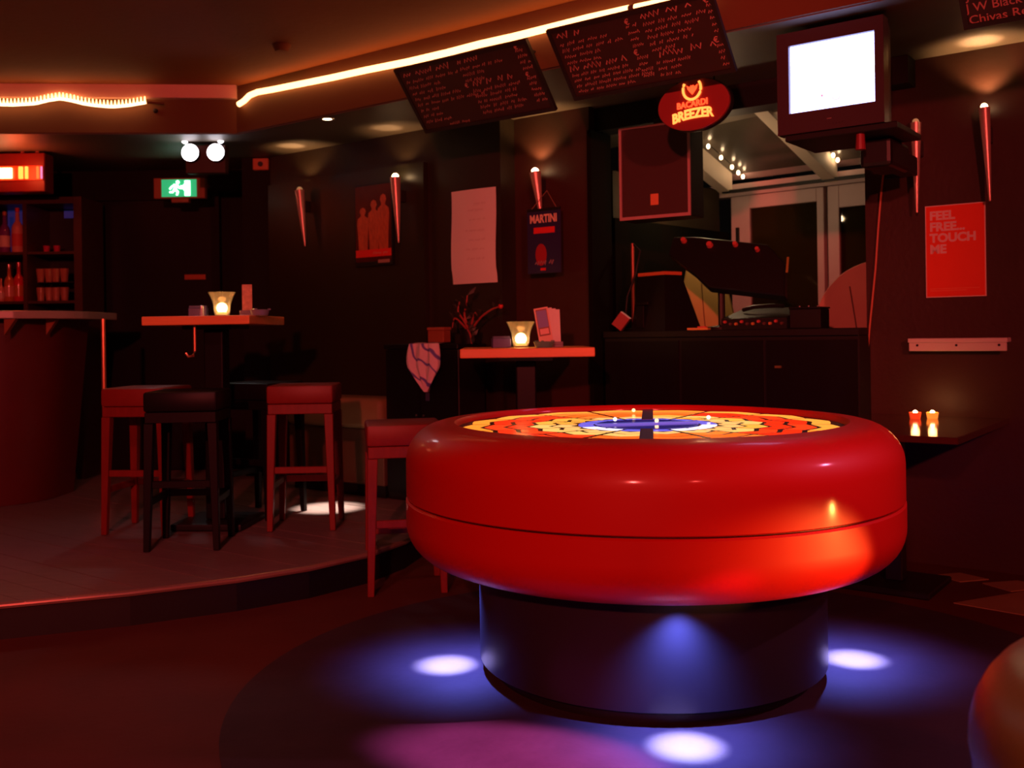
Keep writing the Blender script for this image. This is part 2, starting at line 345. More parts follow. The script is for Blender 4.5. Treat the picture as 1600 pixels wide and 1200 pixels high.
# ------------------------------------------------------------------ rope lights
M_rope = mat('rope_glow', (1, 0.8, 0.6), 0.5, emit=(1, 0.43, 0.15), es=5.5)
M_clip = mat('rope_clip', (0.1, 0.06, 0.04), 0.5)
def fas(px, py, seg, out):                 # a pixel carried onto the fascia, 'out' metres in front of it
    a = Vector(DL[seg]); b = Vector(DL[seg+1]); d = (b-a).normalized(); n = Vector((d.y, -d.x)); a2 = a+n*out
    u, v = uv(px, py); dd = (a2.x*n.x+a2.y*n.y)/(u*n.x+n.y); return Vector((u*dd, dd, EYE+v*dd))
rl = thing('rope_light', 'long glowing rope light along the ceiling edge above the chalkboards', 'rope light')
pts = [fas(x, y, 1, 0.045) for x, y in ((373, 163), (381, 158), (390, 149), (402, 144), (425, 140), (470, 131), (520, 121), (570, 110), (640, 96), (700, 82), (750, 69), (800, 58), (860, 43), (920, 28), (983, 14))]
MB().tube(pts, 0.019, 10).build('glowing_tube', M_rope, rl, smooth=True)
pts2 = [fas(x, y, 1, 0.045) for x, y in ((992, 12), (1050, 0), (1110, -15))]
MB().tube(pts2, 0.017, 10).build('glowing_tube', M_rope, rl, smooth=True)
MB().tube([pts[-1], pts2[0]], 0.017, 10).build('joint', M_clip, rl)
rl2 = thing('rope_light', 'wavy rope light with small pointed bulbs on the salmon moulding at left', 'rope light')
wv = [(-60, 158), (-20, 160), (20, 161), (55, 159), (75, 154), (95, 151), (115, 155), (130, 159), (150, 162), (175, 164), (200, 162), (229, 157)]
def lerp_w(x):
    for (x0, y0), (x1, y1) in zip(wv, wv[1:]):
        if x0 <= x <= x1: return y0+(y1-y0)*(x-x0)/(x1-x0)
MB().tube([fas(x, lerp_w(x)+3, 0, 0.085) for x in range(-60, 230, 8)], 0.009, 8).build('glowing_tube', mat('rope_glow_dim', (1, .8, .6), 0.5, emit=(1, 0.6, 0.3), es=6), rl2, smooth=True)
bb = MB()
x = -58.0
while x < 229:
    p = fas(x, lerp_w(x)+3, 0, 0.085); bb.cyl(p+Vector((0, 0, -0.006)), p+Vector((0, 0, 0.042)), 0.011, 0.003, 8); x += 5.8
bb.build('bulbs', M_rope, rl2, kind='stuff')
p0 = fas(231, 160, 0, 0.085); p1 = fas(256, 162, 0, 0.085); MB().tube([p0, p1], 0.008, 8).build('unlit_end', M_fascia, rl2)
kb = fas(243, 173, 0, 0.035); hk = MB().sphere(kb, 0.016, 8).build('ceiling_hook', M_black, smooth=True); tag(hk, 'small round black fixing on the fascia below the wavy rope light', 'hook')
sd = onz(440, 70, ZC); tag(MB().lathe([(0.001, -0.04), (0.035, -0.04), (0.05, -0.015), (0.055, 0.0), (0.001, 0.0)], 24, sd).build('smoke_detector', M_ceil, smooth=True), 'small brown smoke detector on the upper ceiling', 'smoke detector')

# ------------------------------------------------------------------ red round table
CX, CY = at(1011, 655, 3.62).x, 3.62
tb = thing('touch_table', 'big round red glossy table with glowing stained glass top on black drum base', 'table', (CX, CY, 0))
M_red = mat('red_gloss_shell', (0.46, 0.006, 0.001), 0.5, coat=0.22, spec=0.25)
def fillet(cx, cz, r, a0, a1, n=8): return [(cx+r*math.cos(R(a0+(a1-a0)*i/n)), cz+r*math.sin(R(a0+(a1-a0)*i/n))) for i in range(n+1)]
RT = 0.874
up = [(0.69, 0.86), (0.69, 0.874), (0.695, 0.882)]+[(0.70, 0.888)]+list(reversed(fillet(RT-0.13, 0.755, 0.13, 0, 88, 10)))+[(RT, 0.637), (RT-0.006, 0.632), (RT-0.03, 0.632)]
MB().lathe(up, 128).build('upper_shell', M_red, tb, smooth=True)
lo_ = [(RT-0.03, 0.628), (RT-0.004, 0.628), (RT+0.002, 0.622), (RT+0.002, 0.55)]+fillet(RT-0.128, 0.545, 0.13, 0, -88, 10)+[(0.60, 0.415)]
MB().lathe(lo_, 128).build('lower_shell', M_red, tb, smooth=True)
MB().lathe([(RT-0.035, 0.625), (RT-0.012, 0.625), (RT-0.012, 0.635), (RT-0.035, 0.635)], 96).build('seam', M_black, tb, smooth=True)
M_base = mat('black_lacquer_base', (0.021, 0.018, 0.022), 0.30)
MB().lathe([(0.60, 0.42), (0.618, 0.42), (0.618, 0.05), (0.60, 0.045), (0.50, 0.045)], 96).build('drum_base', M_base, tb, smooth=True)
MB().lathe([(0.57, 0.046), (0.57, 0.0031), (0.001, 0.0031)], 64).build('plinth', M_black, tb, smooth=True)
MB().lathe([(0.001, 0.862), (0.691, 0.862), (0.691, 0.866), (0.001, 0.866)], 96).build('lead_bed', mat('dark_lead', (0.02, 0.014, 0.02), 0.35, 0.3), tb, smooth=True)
def glow(name, c, s): return mat(name, c, 0.15, emit=c, es=s)
G_out = [glow('glass_amber', (1, 0.34, 0.03), 1.0), glow('glass_amber_light', (1, 0.43, 0.05), 1.0)]
G_org = [glow('glass_orange', (1, 0.17, 0.015), 1.0), glow('glass_orange_light', (1, 0.24, 0.03), 1.0)]
G_red = [glow('glass_red', (1, 0.035, 0.006), 1.0), glow('glass_red_orange', (1, 0.06, 0.01), 1.0)]
G_yel = [glow('glass_yellow', (1, 0.55, 0.07), 0.9), glow('glass_straw', (1, 0.66, 0.16), 0.95)]
G_pal = [glow('glass_gold', (1, 0.48, 0.06), 0.9), glow('glass_pale_yellow', (1, 0.62, 0.18), 0.95)]
G_blu = [glow('glass_blue', (0.16, 0.16, 0.9), 0.9), glow('glass_ice', (0.75, 0.72, 1.0), 1.6)]
NS = 16; A0 = R(-98+11.25)
rings = [(0.610, 0.676, G_out), (0.527, 0.592, G_red), (0.445, 0.509, G_red), (0.363, 0.427, G_yel), (0.285, 0.345, G_pal)]
for k in range(NS):
    am = A0+(k+0.0)*2*math.pi/NS - R(11.25)
    for ri, (r0, r1, gs) in enumerate(rings):
        g = 0.011; h = math.pi/NS
        side = abs(math.cos(am))
        if side < 0.55 and ri in (1, 2): gs = G_org
        if side < 0.3 and ri == 3: gs = G_org
        pts_o = []; pts_i = []
        for j in range(5):
            t = -1+j*0.5
            for r, L in ((r1, pts_o), (r0, pts_i)):
                hh = h-g/r; rr = r - 0.030*abs(t)
                L.append((rr*math.cos(am+h+t*hh), rr*math.sin(am+h+t*hh)))
        MB().prism(pts_i[::-1]+pts_o, 0.866, 0.8669).build('glass_pane', random.choice(gs), tb)
    r0, r1 = 0.195, 0.250; L = []
    for r, js in ((r1, range(5)), (r0, range(4, -1, -1))):
        for j in js:
            t = -1+j*0.5; L.append((r*math.cos(am+h+t*(h-0.008/r)), r*math.sin(am+h+t*(h-0.008/r))))
    MB().prism(L, 0.866, 0.8669).build('glass_pane', G_blu[1] if math.sin(am+h) < -0.25 and k % 5 else G_blu[0], tb)
M_bar = mat('blue_grey_bar', (0.10, 0.09, 0.22), 0.35, 0.2)
MB().lathe([(0.001, 0.866), (0.185, 0.866), (0.185, 0.869), (0.001, 0.869)], 48).build('centre_disc', mat('deep_blue_glass', (0.03, 0.025, 0.16), 0.12, emit=(0.05, 0.05, 0.5), es=0.35, coat=0.5), tb, smooth=True)
Mz = Matrix.Rotation(R(8), 4, 'Z')
Mb = Matrix.Rotation(R(-98), 4, 'Z')
MB().box(0.19, 0.69, -0.022, 0.022, 0.8665, 0.870, Mb).build('cross_bar', M_bar, tb)
MB().box(-0.69, -0.19, -0.022, 0.022, 0.8665, 0.870, Mb).build('cross_bar', M_bar, tb)
MB().box(-0.19, 0.19, -0.02, 0.02, 0.8695, 0.874, Matrix.Rotation(R(10), 4, 'Z')).build('cross_bar', mat('lit_blue_bar', (0.15, 0.15, 0.5), 0.3, emit=(0.15, 0.16, 0.8), es=0.6), tb)
for (px, py, m_) in ((990, 641, 'w'), (1026, 657, 'w'), (961, 655, 'b'), (1107, 652, 'b')):
    p = onz(px, py, 0.880); q = (p.x-CX, p.y-CY)
    MB().sphere((q[0], q[1], 0.880), 0.0075, 8).build('light_bead', glow('bead_warm', (1, 0.72, 0.3), 2.2) if m_ == 'w' else glow('bead_cool', (0.8, 0.8, 1), 2.0), tb, smooth=True)
for a in (180, 0, -90, 90):                 # four downlights under the overhang
    x, y = 0.692*math.cos(R(a)), 0.692*math.sin(R(a))
    hd = MB().lathe([(0.016, 0.408), (0.026, 0.404), (0.030, 0.416), (0.016, 0.416)], 20, (x, y, 0)).build('downlight', M_steel, tb, smooth=True)
    MB().lathe([(0.001, 0.410), (0.015, 0.410)], 16, (x, y, 0)).build('lens', mat('blue_led', (0.5, 0.55, 1), 0.3, emit=(0.35, 0.4, 1), es=12), hd)
    l = lamp('SPOT', 'blue_downlight', (CX+x, CY+y, 0.405), (0.13, 0.17, 1.0), 75, 0.012, (CX+x, CY+y, 0), 112, 1.0)
    l2 = lamp('SPOT', 'blue_downlight_core', (CX+x, CY+y, 0.404), (0.42, 0.48, 1.0), 330, 0.015, (CX+x*1.07, CY+y*1.07, 0), 36, 0.95)

# ------------------------------------------------------------------ stools
def make_stool(name, ms, mw, H=0.79, hw=0.18):
    t = thing(name, '', 'stool')
    MB().box(-hw, hw, -hw, hw, H-0.10, H).build('seat', ms, t, bevel=0.014, smooth=True)
    MB().box(-hw+0.006, hw-0.006, -hw+0.006, hw-0.006, H-0.155, H-0.101).build('seat_frame', mw, t, bevel=0.003, seg=1)
    a = hw-0.026
    for sx in (-1, 1):
        for sy in (-1, 1): MB().frustum(sx*a, sy*a, 0, H-0.156, 0.015, 0.024, sx*0.016, sy*0.016).build('leg', mw, t, bevel=0.003, seg=1)
    b = a+0.008
    for (x0, x1, y0, y1, z) in ((-b+0.02, b-0.02, -b-0.01, -b+0.01, 0.33), (-b+0.02, b-0.02, b-0.01, b+0.01, 0.24), (-b-0.01, -b+0.01, -b+0.02, b-0.02, 0.24), (b-0.01, b+0.01, -b+0.02, b-0.02, 0.24)):
        MB().box(x0, x1, y0, y1, z-0.018, z+0.018).build('stretcher', mw, t, bevel=0.003, seg=1)
    return t
st_r = make_stool('bar_stool', M_redseat, M_redwood)
st_b = make_stool('bar_stool', mat('black_leather', (0.006, 0.0055, 0.005), 0.45, spec=0.2), M_blackwood)
GS = 'bar stools at the high tables'
def put(o, x, y, z, rz, label): o.location = (x, y, z); o.rotation_euler = (0, 0, R(rz)); o['label'] = label; o['group'] = GS
put(st_r, *at(232, 700, 5.53).xy, PZ, -6, 'red-brown bar stool beside the bar counter, half behind a black stool')
put(copy_tree(st_r), *at(478, 700, 5.58).xy, PZ, 2, 'red-brown bar stool at the right end of the orange topped table, on the platform')
put(copy_tree(st_r), -0.53, 4.79, 0.0, 10, 'red-brown bar stool standing on the lower floor just left of the big red table')
put(st_b, *at(296, 700, 5.11).xy, PZ, 4, 'black bar stool in front of the high table, nearest the platform edge')
put(copy_tree(st_b), *at(410, 700, 5.95).xy, PZ, -24, 'black bar stool behind the right red-brown stool on the platform')

# ------------------------------------------------------------------ high tables
def high_table(label, x, y, z, H, hw, rz):
    t = thing('high_table', label, 'table', (x, y, z), R(rz), 'high square tables')
    MB().box(-hw, hw, -hw, hw, H-0.048, H).build('table_top', M_top, t, bevel=0.005)
    MB().box(-0.055, 0.055, -0.055, 0.055, 0.04, H-0.07).build('column', M_blackwood, t, bevel=0.008)
    MB().box(-0.2, 0.2, -0.2, 0.2, 0, 0.04).build('foot_plate', M_black, t, bevel=0.01)
    MB().box(-0.14, 0.14, -0.14, 0.14, H-0.07, H-0.0485).build('mounting_plate', M_dsteel, t)
    return t
ta = at(338, 500, 5.62); HT1 = ta.z+0.018-PZ
t1 = high_table('high square table with orange wooden top on the platform, nearest the bar', ta.x, ta.y, PZ, HT1, 0.298, -5)
tm = at(821, 549, 5.42); HT2 = tm.z+0.022
t2 = high_table('high square table with orange wooden top between the red table and paper notice', tm.x, tm.y, 0, HT2, 0.345, 1)
hk = MB().tube([(-0.04, -0.21, HT1-0.05), (-0.04, -0.21, HT1-0.19), (-0.05, -0.21, HT1-0.215), (-0.075, -0.21, HT1-0.22), (-0.09, -0.21, HT1-0.20)], 0.008, 8).build('bag_hook', mat('copper_hook', (0.7, 0.3, 0.15), 0.35, 0.8), t1, smooth=True)

M_cglass = clear_glass('candle_glass', (0.85, 0.75, 0.6), 0.05)
nt = M_cglass.node_tree; tl = nt.nodes.new('ShaderNodeBsdfTranslucent'); tl.inputs[0].default_value = (0.9, 0.75, 0.55, 1)
m2 = nt.nodes.new('ShaderNodeMixShader'); m2.inputs[0].default_value = 0.07; om = nt.nodes['Material Output']; pr = om.inputs[0].links[0].from_socket
nt.links.new(pr, m2.inputs[1]); nt.links.new(tl.outputs[0], m2.inputs[2]); nt.links.new(m2.outputs[0], om.inputs[0])
M_flame = mat('flame', (1, 0.8, 0.5), 0.5, emit=(1, 0.66, 0.32), es=16)
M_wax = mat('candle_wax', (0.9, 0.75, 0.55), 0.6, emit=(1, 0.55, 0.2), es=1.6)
def candle(label, p, zt, sc=1.0):
    t = thing('candle_glass', label, 'candle', (p.x, p.y, zt+0.0005), 0, 'flared candle glasses')
    w = [(0.03, 0.0), (0.04, 0.004), (0.045, 0.04), (0.048, 0.07), (0.062, 0.11), (0.075, 0.132), (0.072, 0.132), (0.059, 0.11), (0.045, 0.07), (0.042, 0.04), (0.036, 0.008), (0.001, 0.007)]
    MB().lathe([(r*sc, z*sc) for r, z in [(0.001, 0)]+w], 32).build('glass', M_cglass, t, smooth=True)
    MB().lathe([(0.001, 0.009), (0.033*sc, 0.009), (0.033*sc, 0.022*sc), (0.001, 0.022*sc)], 20).build('candle', M_wax, t, smooth=True)
    MB().sphere((0, 0, 0.045*sc), 0.030*sc, 8, 1.0).build('flame', M_flame, t, smooth=True)
    lamp('POINT', 'candle_light', (p.x, p.y, zt+0.145*sc), (1, 0.5, 0.2), 0.6, 0.03)
candle('flared glass with burning candle on the table nearest the bar', at(347, 490, 5.50), PZ+HT1)
candle('flared glass with burning candle on the table below the hanging blue sign', at(814, 540, 5.33), HT2, 1.05)
M_card = mat('orange_print_card', (0.85, 0.40, 0.24), 0.6, noise=0.6, nscale=40)
def cards(label, p, zt, rz, n, mfront, lean, w=0.055, h=0.16, stepx=0.012):
    t = thing('menu_holder', label, 'menu', (p.x, p.y, zt+0.0005), R(rz), 'menu card holders')
    MB().box(-w*0.8, w*0.8, -0.03, 0.035, 0, 0.012).box(-w*0.8, w*0.8, -0.03, -0.022, 0.012, 0.03).build('holder', mat('acrylic_grey', (0.25, 0.25, 0.3), 0.2), t, bevel=0.002, seg=1)
    for i in range(n):
        M = Matrix.Translation((i*stepx-n*stepx/2, -0.012+i*0.010, 0.0125)) @ Matrix.Rotation(R(lean+i*2.5), 4, 'Y') 
        c = MB().box(-w/2, w/2, 0, 0.004, 0.004, h-0.004*i, M).build('card', mfront if i == 0 else M_paper, t)
        if i == 0 and n > 1:
            MB().box(-w/2+0.008, w/2-0.008, -0.001, 0, 0.05, h-0.008, M).build('print', mat('card_brown', (0.25, 0.1, 0.07), 0.5), c)
            MB().box(-w/2+0.011, w/2-0.011, -0.002, -0.001, 0.095, h-0.015, M).build('print', mat('card_blue', (0.20, 0.22, 0.6), 0.5), c)
            MB().box(-w/2+0.014, w/2-0.014, -0.002, -0.001, 0.058, 0.088, M).build('print', mat('card_pink', (0.8, 0.5, 0.45), 0.5), c)
cards('single orange patterned menu card standing on the table nearest the bar', at(389, 490, 5.50), PZ+HT1, 0, 1, M_card, 0)
cards('fanned stack of pale menu cards with a blue picture beside the candle', at(862, 540, 5.30), HT2, 0, 4, mat('card_peach', (0.8, 0.55, 0.45), 0.6), -9, 0.075, 0.20, 0.013)
def ashtray(label, p, zt, m):
    t = thing('ashtray', label, 'ashtray', (p.x, p.y, zt+0.0005))
    MB().lathe([(0.001, 0), (0.045, 0), (0.055, 0.03), (0.048, 0.032), (0.04, 0.008), (0.001, 0.008)], 24).build('bowl', m, t, smooth=True)
    for a in range(3): MB().box(0.042, 0.058, -0.006, 0.006, 0.029, 0.037, Matrix.Rotation(R(120*a+20), 4, 'Z')).build('rest', m, t)
M_teal = mat('teal_glass', (0.12, 0.32, 0.28), 0.12, coat=0.5)
ashtray('teal glass ashtray beside the fanned menu cards', at(850, 541, 5.22), HT2, M_teal)
ashtray('grey glass ashtray behind the orange menu card', at(406, 493, 5.44), PZ+HT1, mat('grey_glass', (0.25, 0.26, 0.34), 0.15, coat=0.5))
def carton(label, p, zt, m):
    t = thing('beer_mat_box', label, 'box', (p.x, p.y, zt+0.0005), R(8))
    MB().box(-0.05, 0.05, -0.035, 0.035, 0, 0.05).build('tray', m, t, bevel=0.003, seg=1)
    MB().box(-0.045, 0.045, -0.03, 0.03, 0.0505, 0.062).build('coaster_stack', M_paper if False else mat('navy_card', (0.05, 0.05, 0.16), 0.5), t)
M_navy = mat('navy_box', (0.07, 0.06, 0.25), 0.4)
carton('small navy box beside the candle on the table below the hanging blue sign', at(783, 540, 5.36), HT2, M_navy)
carton('small navy box left of the candle on the table nearest the bar', at(310, 490, 5.60), PZ+HT1, mat('navy_box_dark', (0.03, 0.03, 0.12), 0.4))
sp = at(318, 490, 5.42); tt = thing('salt_shaker', 'tiny pale shaker left of the candle on the table nearest the bar', 'shaker', (sp.x-0.01, sp.y, PZ+HT1+0.0005))
MB().lathe([(0.001, 0), (0.011, 0), (0.01, 0.04), (0.001, 0.042)], 16).build('jar', mat('pale_glass', (0.5, 0.5, 0.6), 0.2), tt, smooth=True)
MB().lathe([(0.001, 0.0425), (0.0105, 0.0425), (0.009, 0.056), (0.001, 0.058)], 16).build('cap', M_steel, tt, smooth=True)

# ------------------------------------------------------------------ things on the walls
def sconce(label, px, py, pb, c, tilt, lit, power, r=0.036, pbx=None, wall_n=0.0):
    top = onw(px, py, c); bot = onw(px, pb, c); L = top.z-bot.z
    loc = top + WN*(0.075+wall_n)
    t = thing('wall_sconce', label, 'wall lamp', loc, TH, 'slim cone wall lamps')
    M = Matrix.Rotation(R(tilt), 4, 'Y')
    m = MB(); m.lathe([(0.001, -L), (0.006, -L+0.004), (r*0.55, -L*0.62), (r*0.85, -L*0.25), (r, -0.002), (r-0.006, 0.0), (r-0.008, -0.02), (0.001, -0.02)], 24)
    m.v = [tuple(M @ Vector(v)) for v in m.v]; m.build('cone', M_copper, t, smooth=True)
    b0 = M @ Vector((0, 0, -L*0.28)); MB().box(b0.x-0.018, b0.x+0.018, b0.y+0.01, 0.0745, b0.z-0.04, b0.z+0.04).build('bracket', M_dsteel, t, bevel=0.003, seg=1)
    MB().sphere((0, 0, 0.004), r*0.62, 8).build('bulb', mat('sconce_bulb_on', (1, .8, .5), .4, emit=(1, 0.62, 0.3), es=25) if lit else mat('sconce_bulb_dim', (.5, .35, .2), .4, emit=(1, 0.5, 0.2), es=0.25), t, smooth=True)
    if power:
        p = loc+Vector((0, 0, 0.045))
        lamp('SPOT', 'sconce_light', p, (1, 0.50, 0.20), power, 0.02, p+Vector((0, 0, 1))-WN*0.12, 110, 0.6)
        lamp('SPOT', 'sconce_beam', p, (1, 0.58, 0.28), power*2.2, 0.01, p+Vector((0, 0, 1))+WN*0.25, 46, 0.7)
    return t
sconce('slim metal wall lamp leaning at the far left of the olive wall board', 487, 300, 388, CA, -7, False, 4.0, wall_n=0.04)
sconce('slim metal wall lamp with lit tip right beside the framed red poster', 636, 280, 382, CA, -3, True, 3.0, wall_n=0.04)
sconce('slim metal wall lamp with lit tip above the hanging dark blue sign', 847, 271, 345, CB, -8, True, 7.0)
sconce('slim metal wall lamp, unlit, upper left of the red poster with lettering', 1437, 195, 335, CC, 0, False, 0.0, r=0.026)
sconce('slim metal wall lamp, glowing, upper right of the red poster with lettering', 1543, 172, 318, CC, -2.5, True, 9.0, r=0.026)

def sheet(name, label, cat, rect, c, m, th=0.008, off=0.002):
    p, w, h = wframe(*rect, c); t = thing(name, label, cat, p+WN*off, TH)
    MB().box(-w/2, w/2, -th, 0, -h/2, h/2).build('board', m, t)
    return t, w, h, -th
# red lettered poster
t, w, h, y = sheet('poster', 'bright red poster with four lines of pale block letters on the right wall', 'poster', (1447, 319, 1541, 464), CC, mat('poster_white_edge', (0.8, 0.55, 0.5), 0.6))
MB().box(-w/2+0.005, w/2-0.005, y-0.001, y, -h/2+0.005, h/2-0.005).build('print', mat('poster_red', (0.85, 0.05, 0.012), 0.55, noise=0.05), t)
M_plet = mat('poster_letters', (0.80, 0.55, 0.55), 0.6)
for i, s_ in enumerate(('FEEL', 'FREE...', 'TOUCH', 'ME')):
    text('lettering', s_, M_plet, t, -w/2+0.022, y-0.0012, h/2-0.072-i*0.0565, 0.060, 1.02, 0.0026)
MB().box(-w/2+0.02, w/2-0.03, y-0.0015, y-0.001, -h/2+0.042, -h/2+0.046).box(-w/2+0.02, w/2-0.09, y-0.0015, y-0.001, -h/2+0.032, -h/2+0.036).build('small_print', mat('poster_small', (0.85, 0.16, 0.08), 0.6), t)
# curling paper notice
p, w, h = wframe(708, 296, 777, 443, CA)
t = thing('paper_notice', 'large white paper sheet with faint handwriting taped to the back wall', 'notice', p+WN*0.012, TH)
vs = []; fs = []
for j in range(13):
    for i in range(9):
        x = -w/2+w*i/8; z = -h/2+h*j/12
        cx = 0.008*math.sin(j/12*math.pi)*(1 if i > 4 else 0.6); vs.append((x-cx*(1 if i < 4 else 0.4)+(0.006 if j < 2 else 0), -0.008*math.sin(i/8*math.pi)-0.006*math.sin(j*0.5), z))
nv = len(vs)
for j in range(12):
    for i in range(8): a = j*9+i; fs.append((a, a+1, a+10, a+9))
vs2 = vs+[(x, y+0.001, z) for x, y, z in vs]
fs2 = fs+[tuple(nv+i for i in f[::-1]) for f in fs]
MB().add(vs2, fs2).build('sheet', M_paper, t, smooth=True)
def scribble(mb, x0, x1, z, hgt, wd, y, seed):
    rnd = random.Random(seed); x = x0
    while x < x1-hgt*0.6:
        n = rnd.randint(2, 6); pts_ = []
        for q in range(n*2):
            pts_.append((x, z+hgt*(rnd.uniform(0.45, 0.9) if q % 2 else rnd.uniform(-0.1, 0.2)))); x += hgt*rnd.uniform(0.22, 0.4)
            if x > x1: break
        if len(pts_) > 1: mb.stroke(pts_, wd, y)
        x += hgt*rnd.uniform(0.4, 0.8)
sc = MB()
for i, (a, z, L) in enumerate(((0.02, 0.20, 0.1), (-0.03, 0.16, 0.14), (-0.02, 0.10, 0.13), (-0.05, 0.03, 0.16), (-0.03, -0.03, 0.14), (-0.05, -0.09, 0.15), (-0.04, -0.15, 0.14))):
    scribble(sc, a, min(a+L, w/2-0.02), z, 0.016, 0.0022, -0.017, 40+i)
sc.build('handwriting', mat('faint_ink', (0.55, 0.40, 0.40), 0.8), t, kind='stuff')
# framed photo poster
t, w, h, y = sheet('framed_poster', 'dark framed poster of three red figures on the olive wall board', 'poster', (564, 288, 623, 416), CA, M_black, 0.02, 0.042)
MB().box(-w/2+0.012, w/2-0.012, y-0.001, y, -h/2+0.03, h/2-0.012).build('print', mat('poster_maroon', (0.09, 0.012, 0.008), 0.25, noise=0.4, nscale=10), t)
M_fig = mat('poster_figure', (0.55, 0.12, 0.04), 0.4, noise=0.5, nscale=25, stretch=(3, 3, 1))
for i, (fx, fh) in enumerate(((-0.27, 0.52), (0.02, 0.60), (0.27, 0.66))):
    cx = fx*w; zb = -h*0.30; zt_ = zb+fh*h
    sil = [(-0.042, 0), (-0.05, 0.45), (-0.056, 0.62), (-0.05, 0.74), (-0.018, 0.80), (-0.02, 0.84), (-0.03, 0.90), (-0.022, 0.97), (0, 1.0), (0.022, 0.97), (0.03, 0.90), (0.02, 0.84), (0.018, 0.80), (0.05, 0.74), (0.056, 0.62), (0.05, 0.45), (0.042, 0)]
    Mx = Matrix.Rotation(R(90), 4, 'X')
    MB().prism([(cx+a, zb+b*(zt_-zb)) for a, b in sil], -y+0.001, -y+0.0016+0.0003*i, Mx).build('printed_figure', M_fig, t)
MB().box(-w/2+0.012, w/2-0.012, y-0.002, y-0.001, -h*0.39, -h*0.30).build('printed_band', mat('poster_band', (0.85, 0.03, 0.02), 0.4), t)
sc = MB(); scribble(sc, 0.0, w/2-0.03, -h*0.36, 0.022, 0.006, y-0.0025, 5); sc.build('small_print', mat('band_print', (0.75, 0.35, 0.3), 0.5), t, kind='stuff')
MB().box(w*0.12, w*0.42, y-0.002, y-0.0, -h*0.47, -h*0.43).build('caption_label', mat('caption', (0.45, 0.25, 0.2), 0.5), t)
# hanging dark blue sign
t, w, h, y = sheet('hanging_sign', 'dark blue hanging sign with pale capital letters under a lit wall lamp', 'sign', (826, 330, 877, 427), CB-0.15, mat('sign_navy', (0.03, 0.025, 0.09), 0.3), 0.012, 0.0)
MB().box(-w/2, w/2, -0.012, 0, h/2+0.001, h/2+0.018).build('top_rail', M_black, t)
MB().tube([(-w*0.38, -0.006, h/2+0.017), (0, 0.03, h/2+0.13), (w*0.38, -0.006, h/2+0.017)], 0.0025, 6).build('cord', mat('sign_cord', (0.3, 0.15, 0.1), 0.5), t)
tx = text('lettering', 'MARTINI', mat('sign_cream', (0.85, 0.6, 0.45), 0.6), t, 0, y-0.001, h/2-0.068, 0.068, 0.76, 0.0025, align='CENTER')
MB().box(-w*0.30, w*0.34, y-0.001, y, h/2-0.135, h/2-0.098).build('red_bar', mat('sign_red', (0.75, 0.02, 0.02), 0.5), t)
MB().lathe([(0.001, 0), (0.052, 0), (0.052, 0.001), (0.001, 0.001)], 32).build('red_ball', mat('sign_red_dark', (0.35, 0.01, 0.02), 0.5), t)
rb = [o for o in bpy.data.objects if o.name == 'red_ball'][0]; rb.location = (-0.02, y, -h*0.20); rb.rotation_euler = (R(90), 0, 0); rb.scale = (0.8, 1.3, 1)
sc = MB(); scribble(sc, -w*0.26, w*0.3, -h*0.36, 0.03, 0.009, y-0.002, 9); sc.build('small_print', mat('sign_print', (0.35, 0.2, 0.22), 0.6), t, kind='stuff')
MB().box(-0.025, 0.015, y-0.002, y-0.001, -h*0.455, -h*0.415).build('red_spot', MATS['sign_red'], t)
# small shelf on the right wall
p, w, h = wframe(1426, 528, 1580, 548, CC)
t = thing('wall_shelf', 'narrow pale wall ledge under the red poster', 'shelf', p+WN*0.001, TH)
MB().box(-w/2, w/2, -0.09, 0, h/2-0.022, h/2).build('ledge', M_white, t, bevel=0.003, seg=1)
MB().box(-w/2+0.004, w/2-0.004, -0.012-0.074, -0.074, -h/2, h/2-0.0225).build('front_lip', M_white, t, bevel=0.003, seg=1)
for x in (-w*0.40, 0.0, w*0.42): MB().cyl((x, -0.0895, h/2-0.035), (x, -0.086, h/2-0.035), 0.006, n=10).build('screw', M_black, t)
# orange cable
cp = [onw(x, y_, CC) + WN*0.022 for x, y_ in ((1392, 212), (1384, 260), (1379, 300), (1374, 360), (1370, 420), (1365, 470), (1360, 520), (1357, 560))]
tag(MB().tube(cp, 0.0055, 8).build('cable', mat('orange_cable', (0.50, 0.13, 0.06), 0.4), smooth=True), 'orange cable running down the right wall beside the alcove opening', 'cable')
bxp = onw(1396, 252, CC); t = thing('junction_box', 'dark wall box behind the orange cable below the television', 'box', bxp+WN*0.001, TH)
MB().box(-0.05, 0.06, -0.009, 0, -0.09, 0.06).build('body', M_black, t, bevel=0.002, seg=1); MB().box(-0.02, 0.03, -0.013, -0.0091, -0.03, 0.0).build('label_plate', mat('rust_plate', (0.4, 0.08, 0.04), 0.5), t)

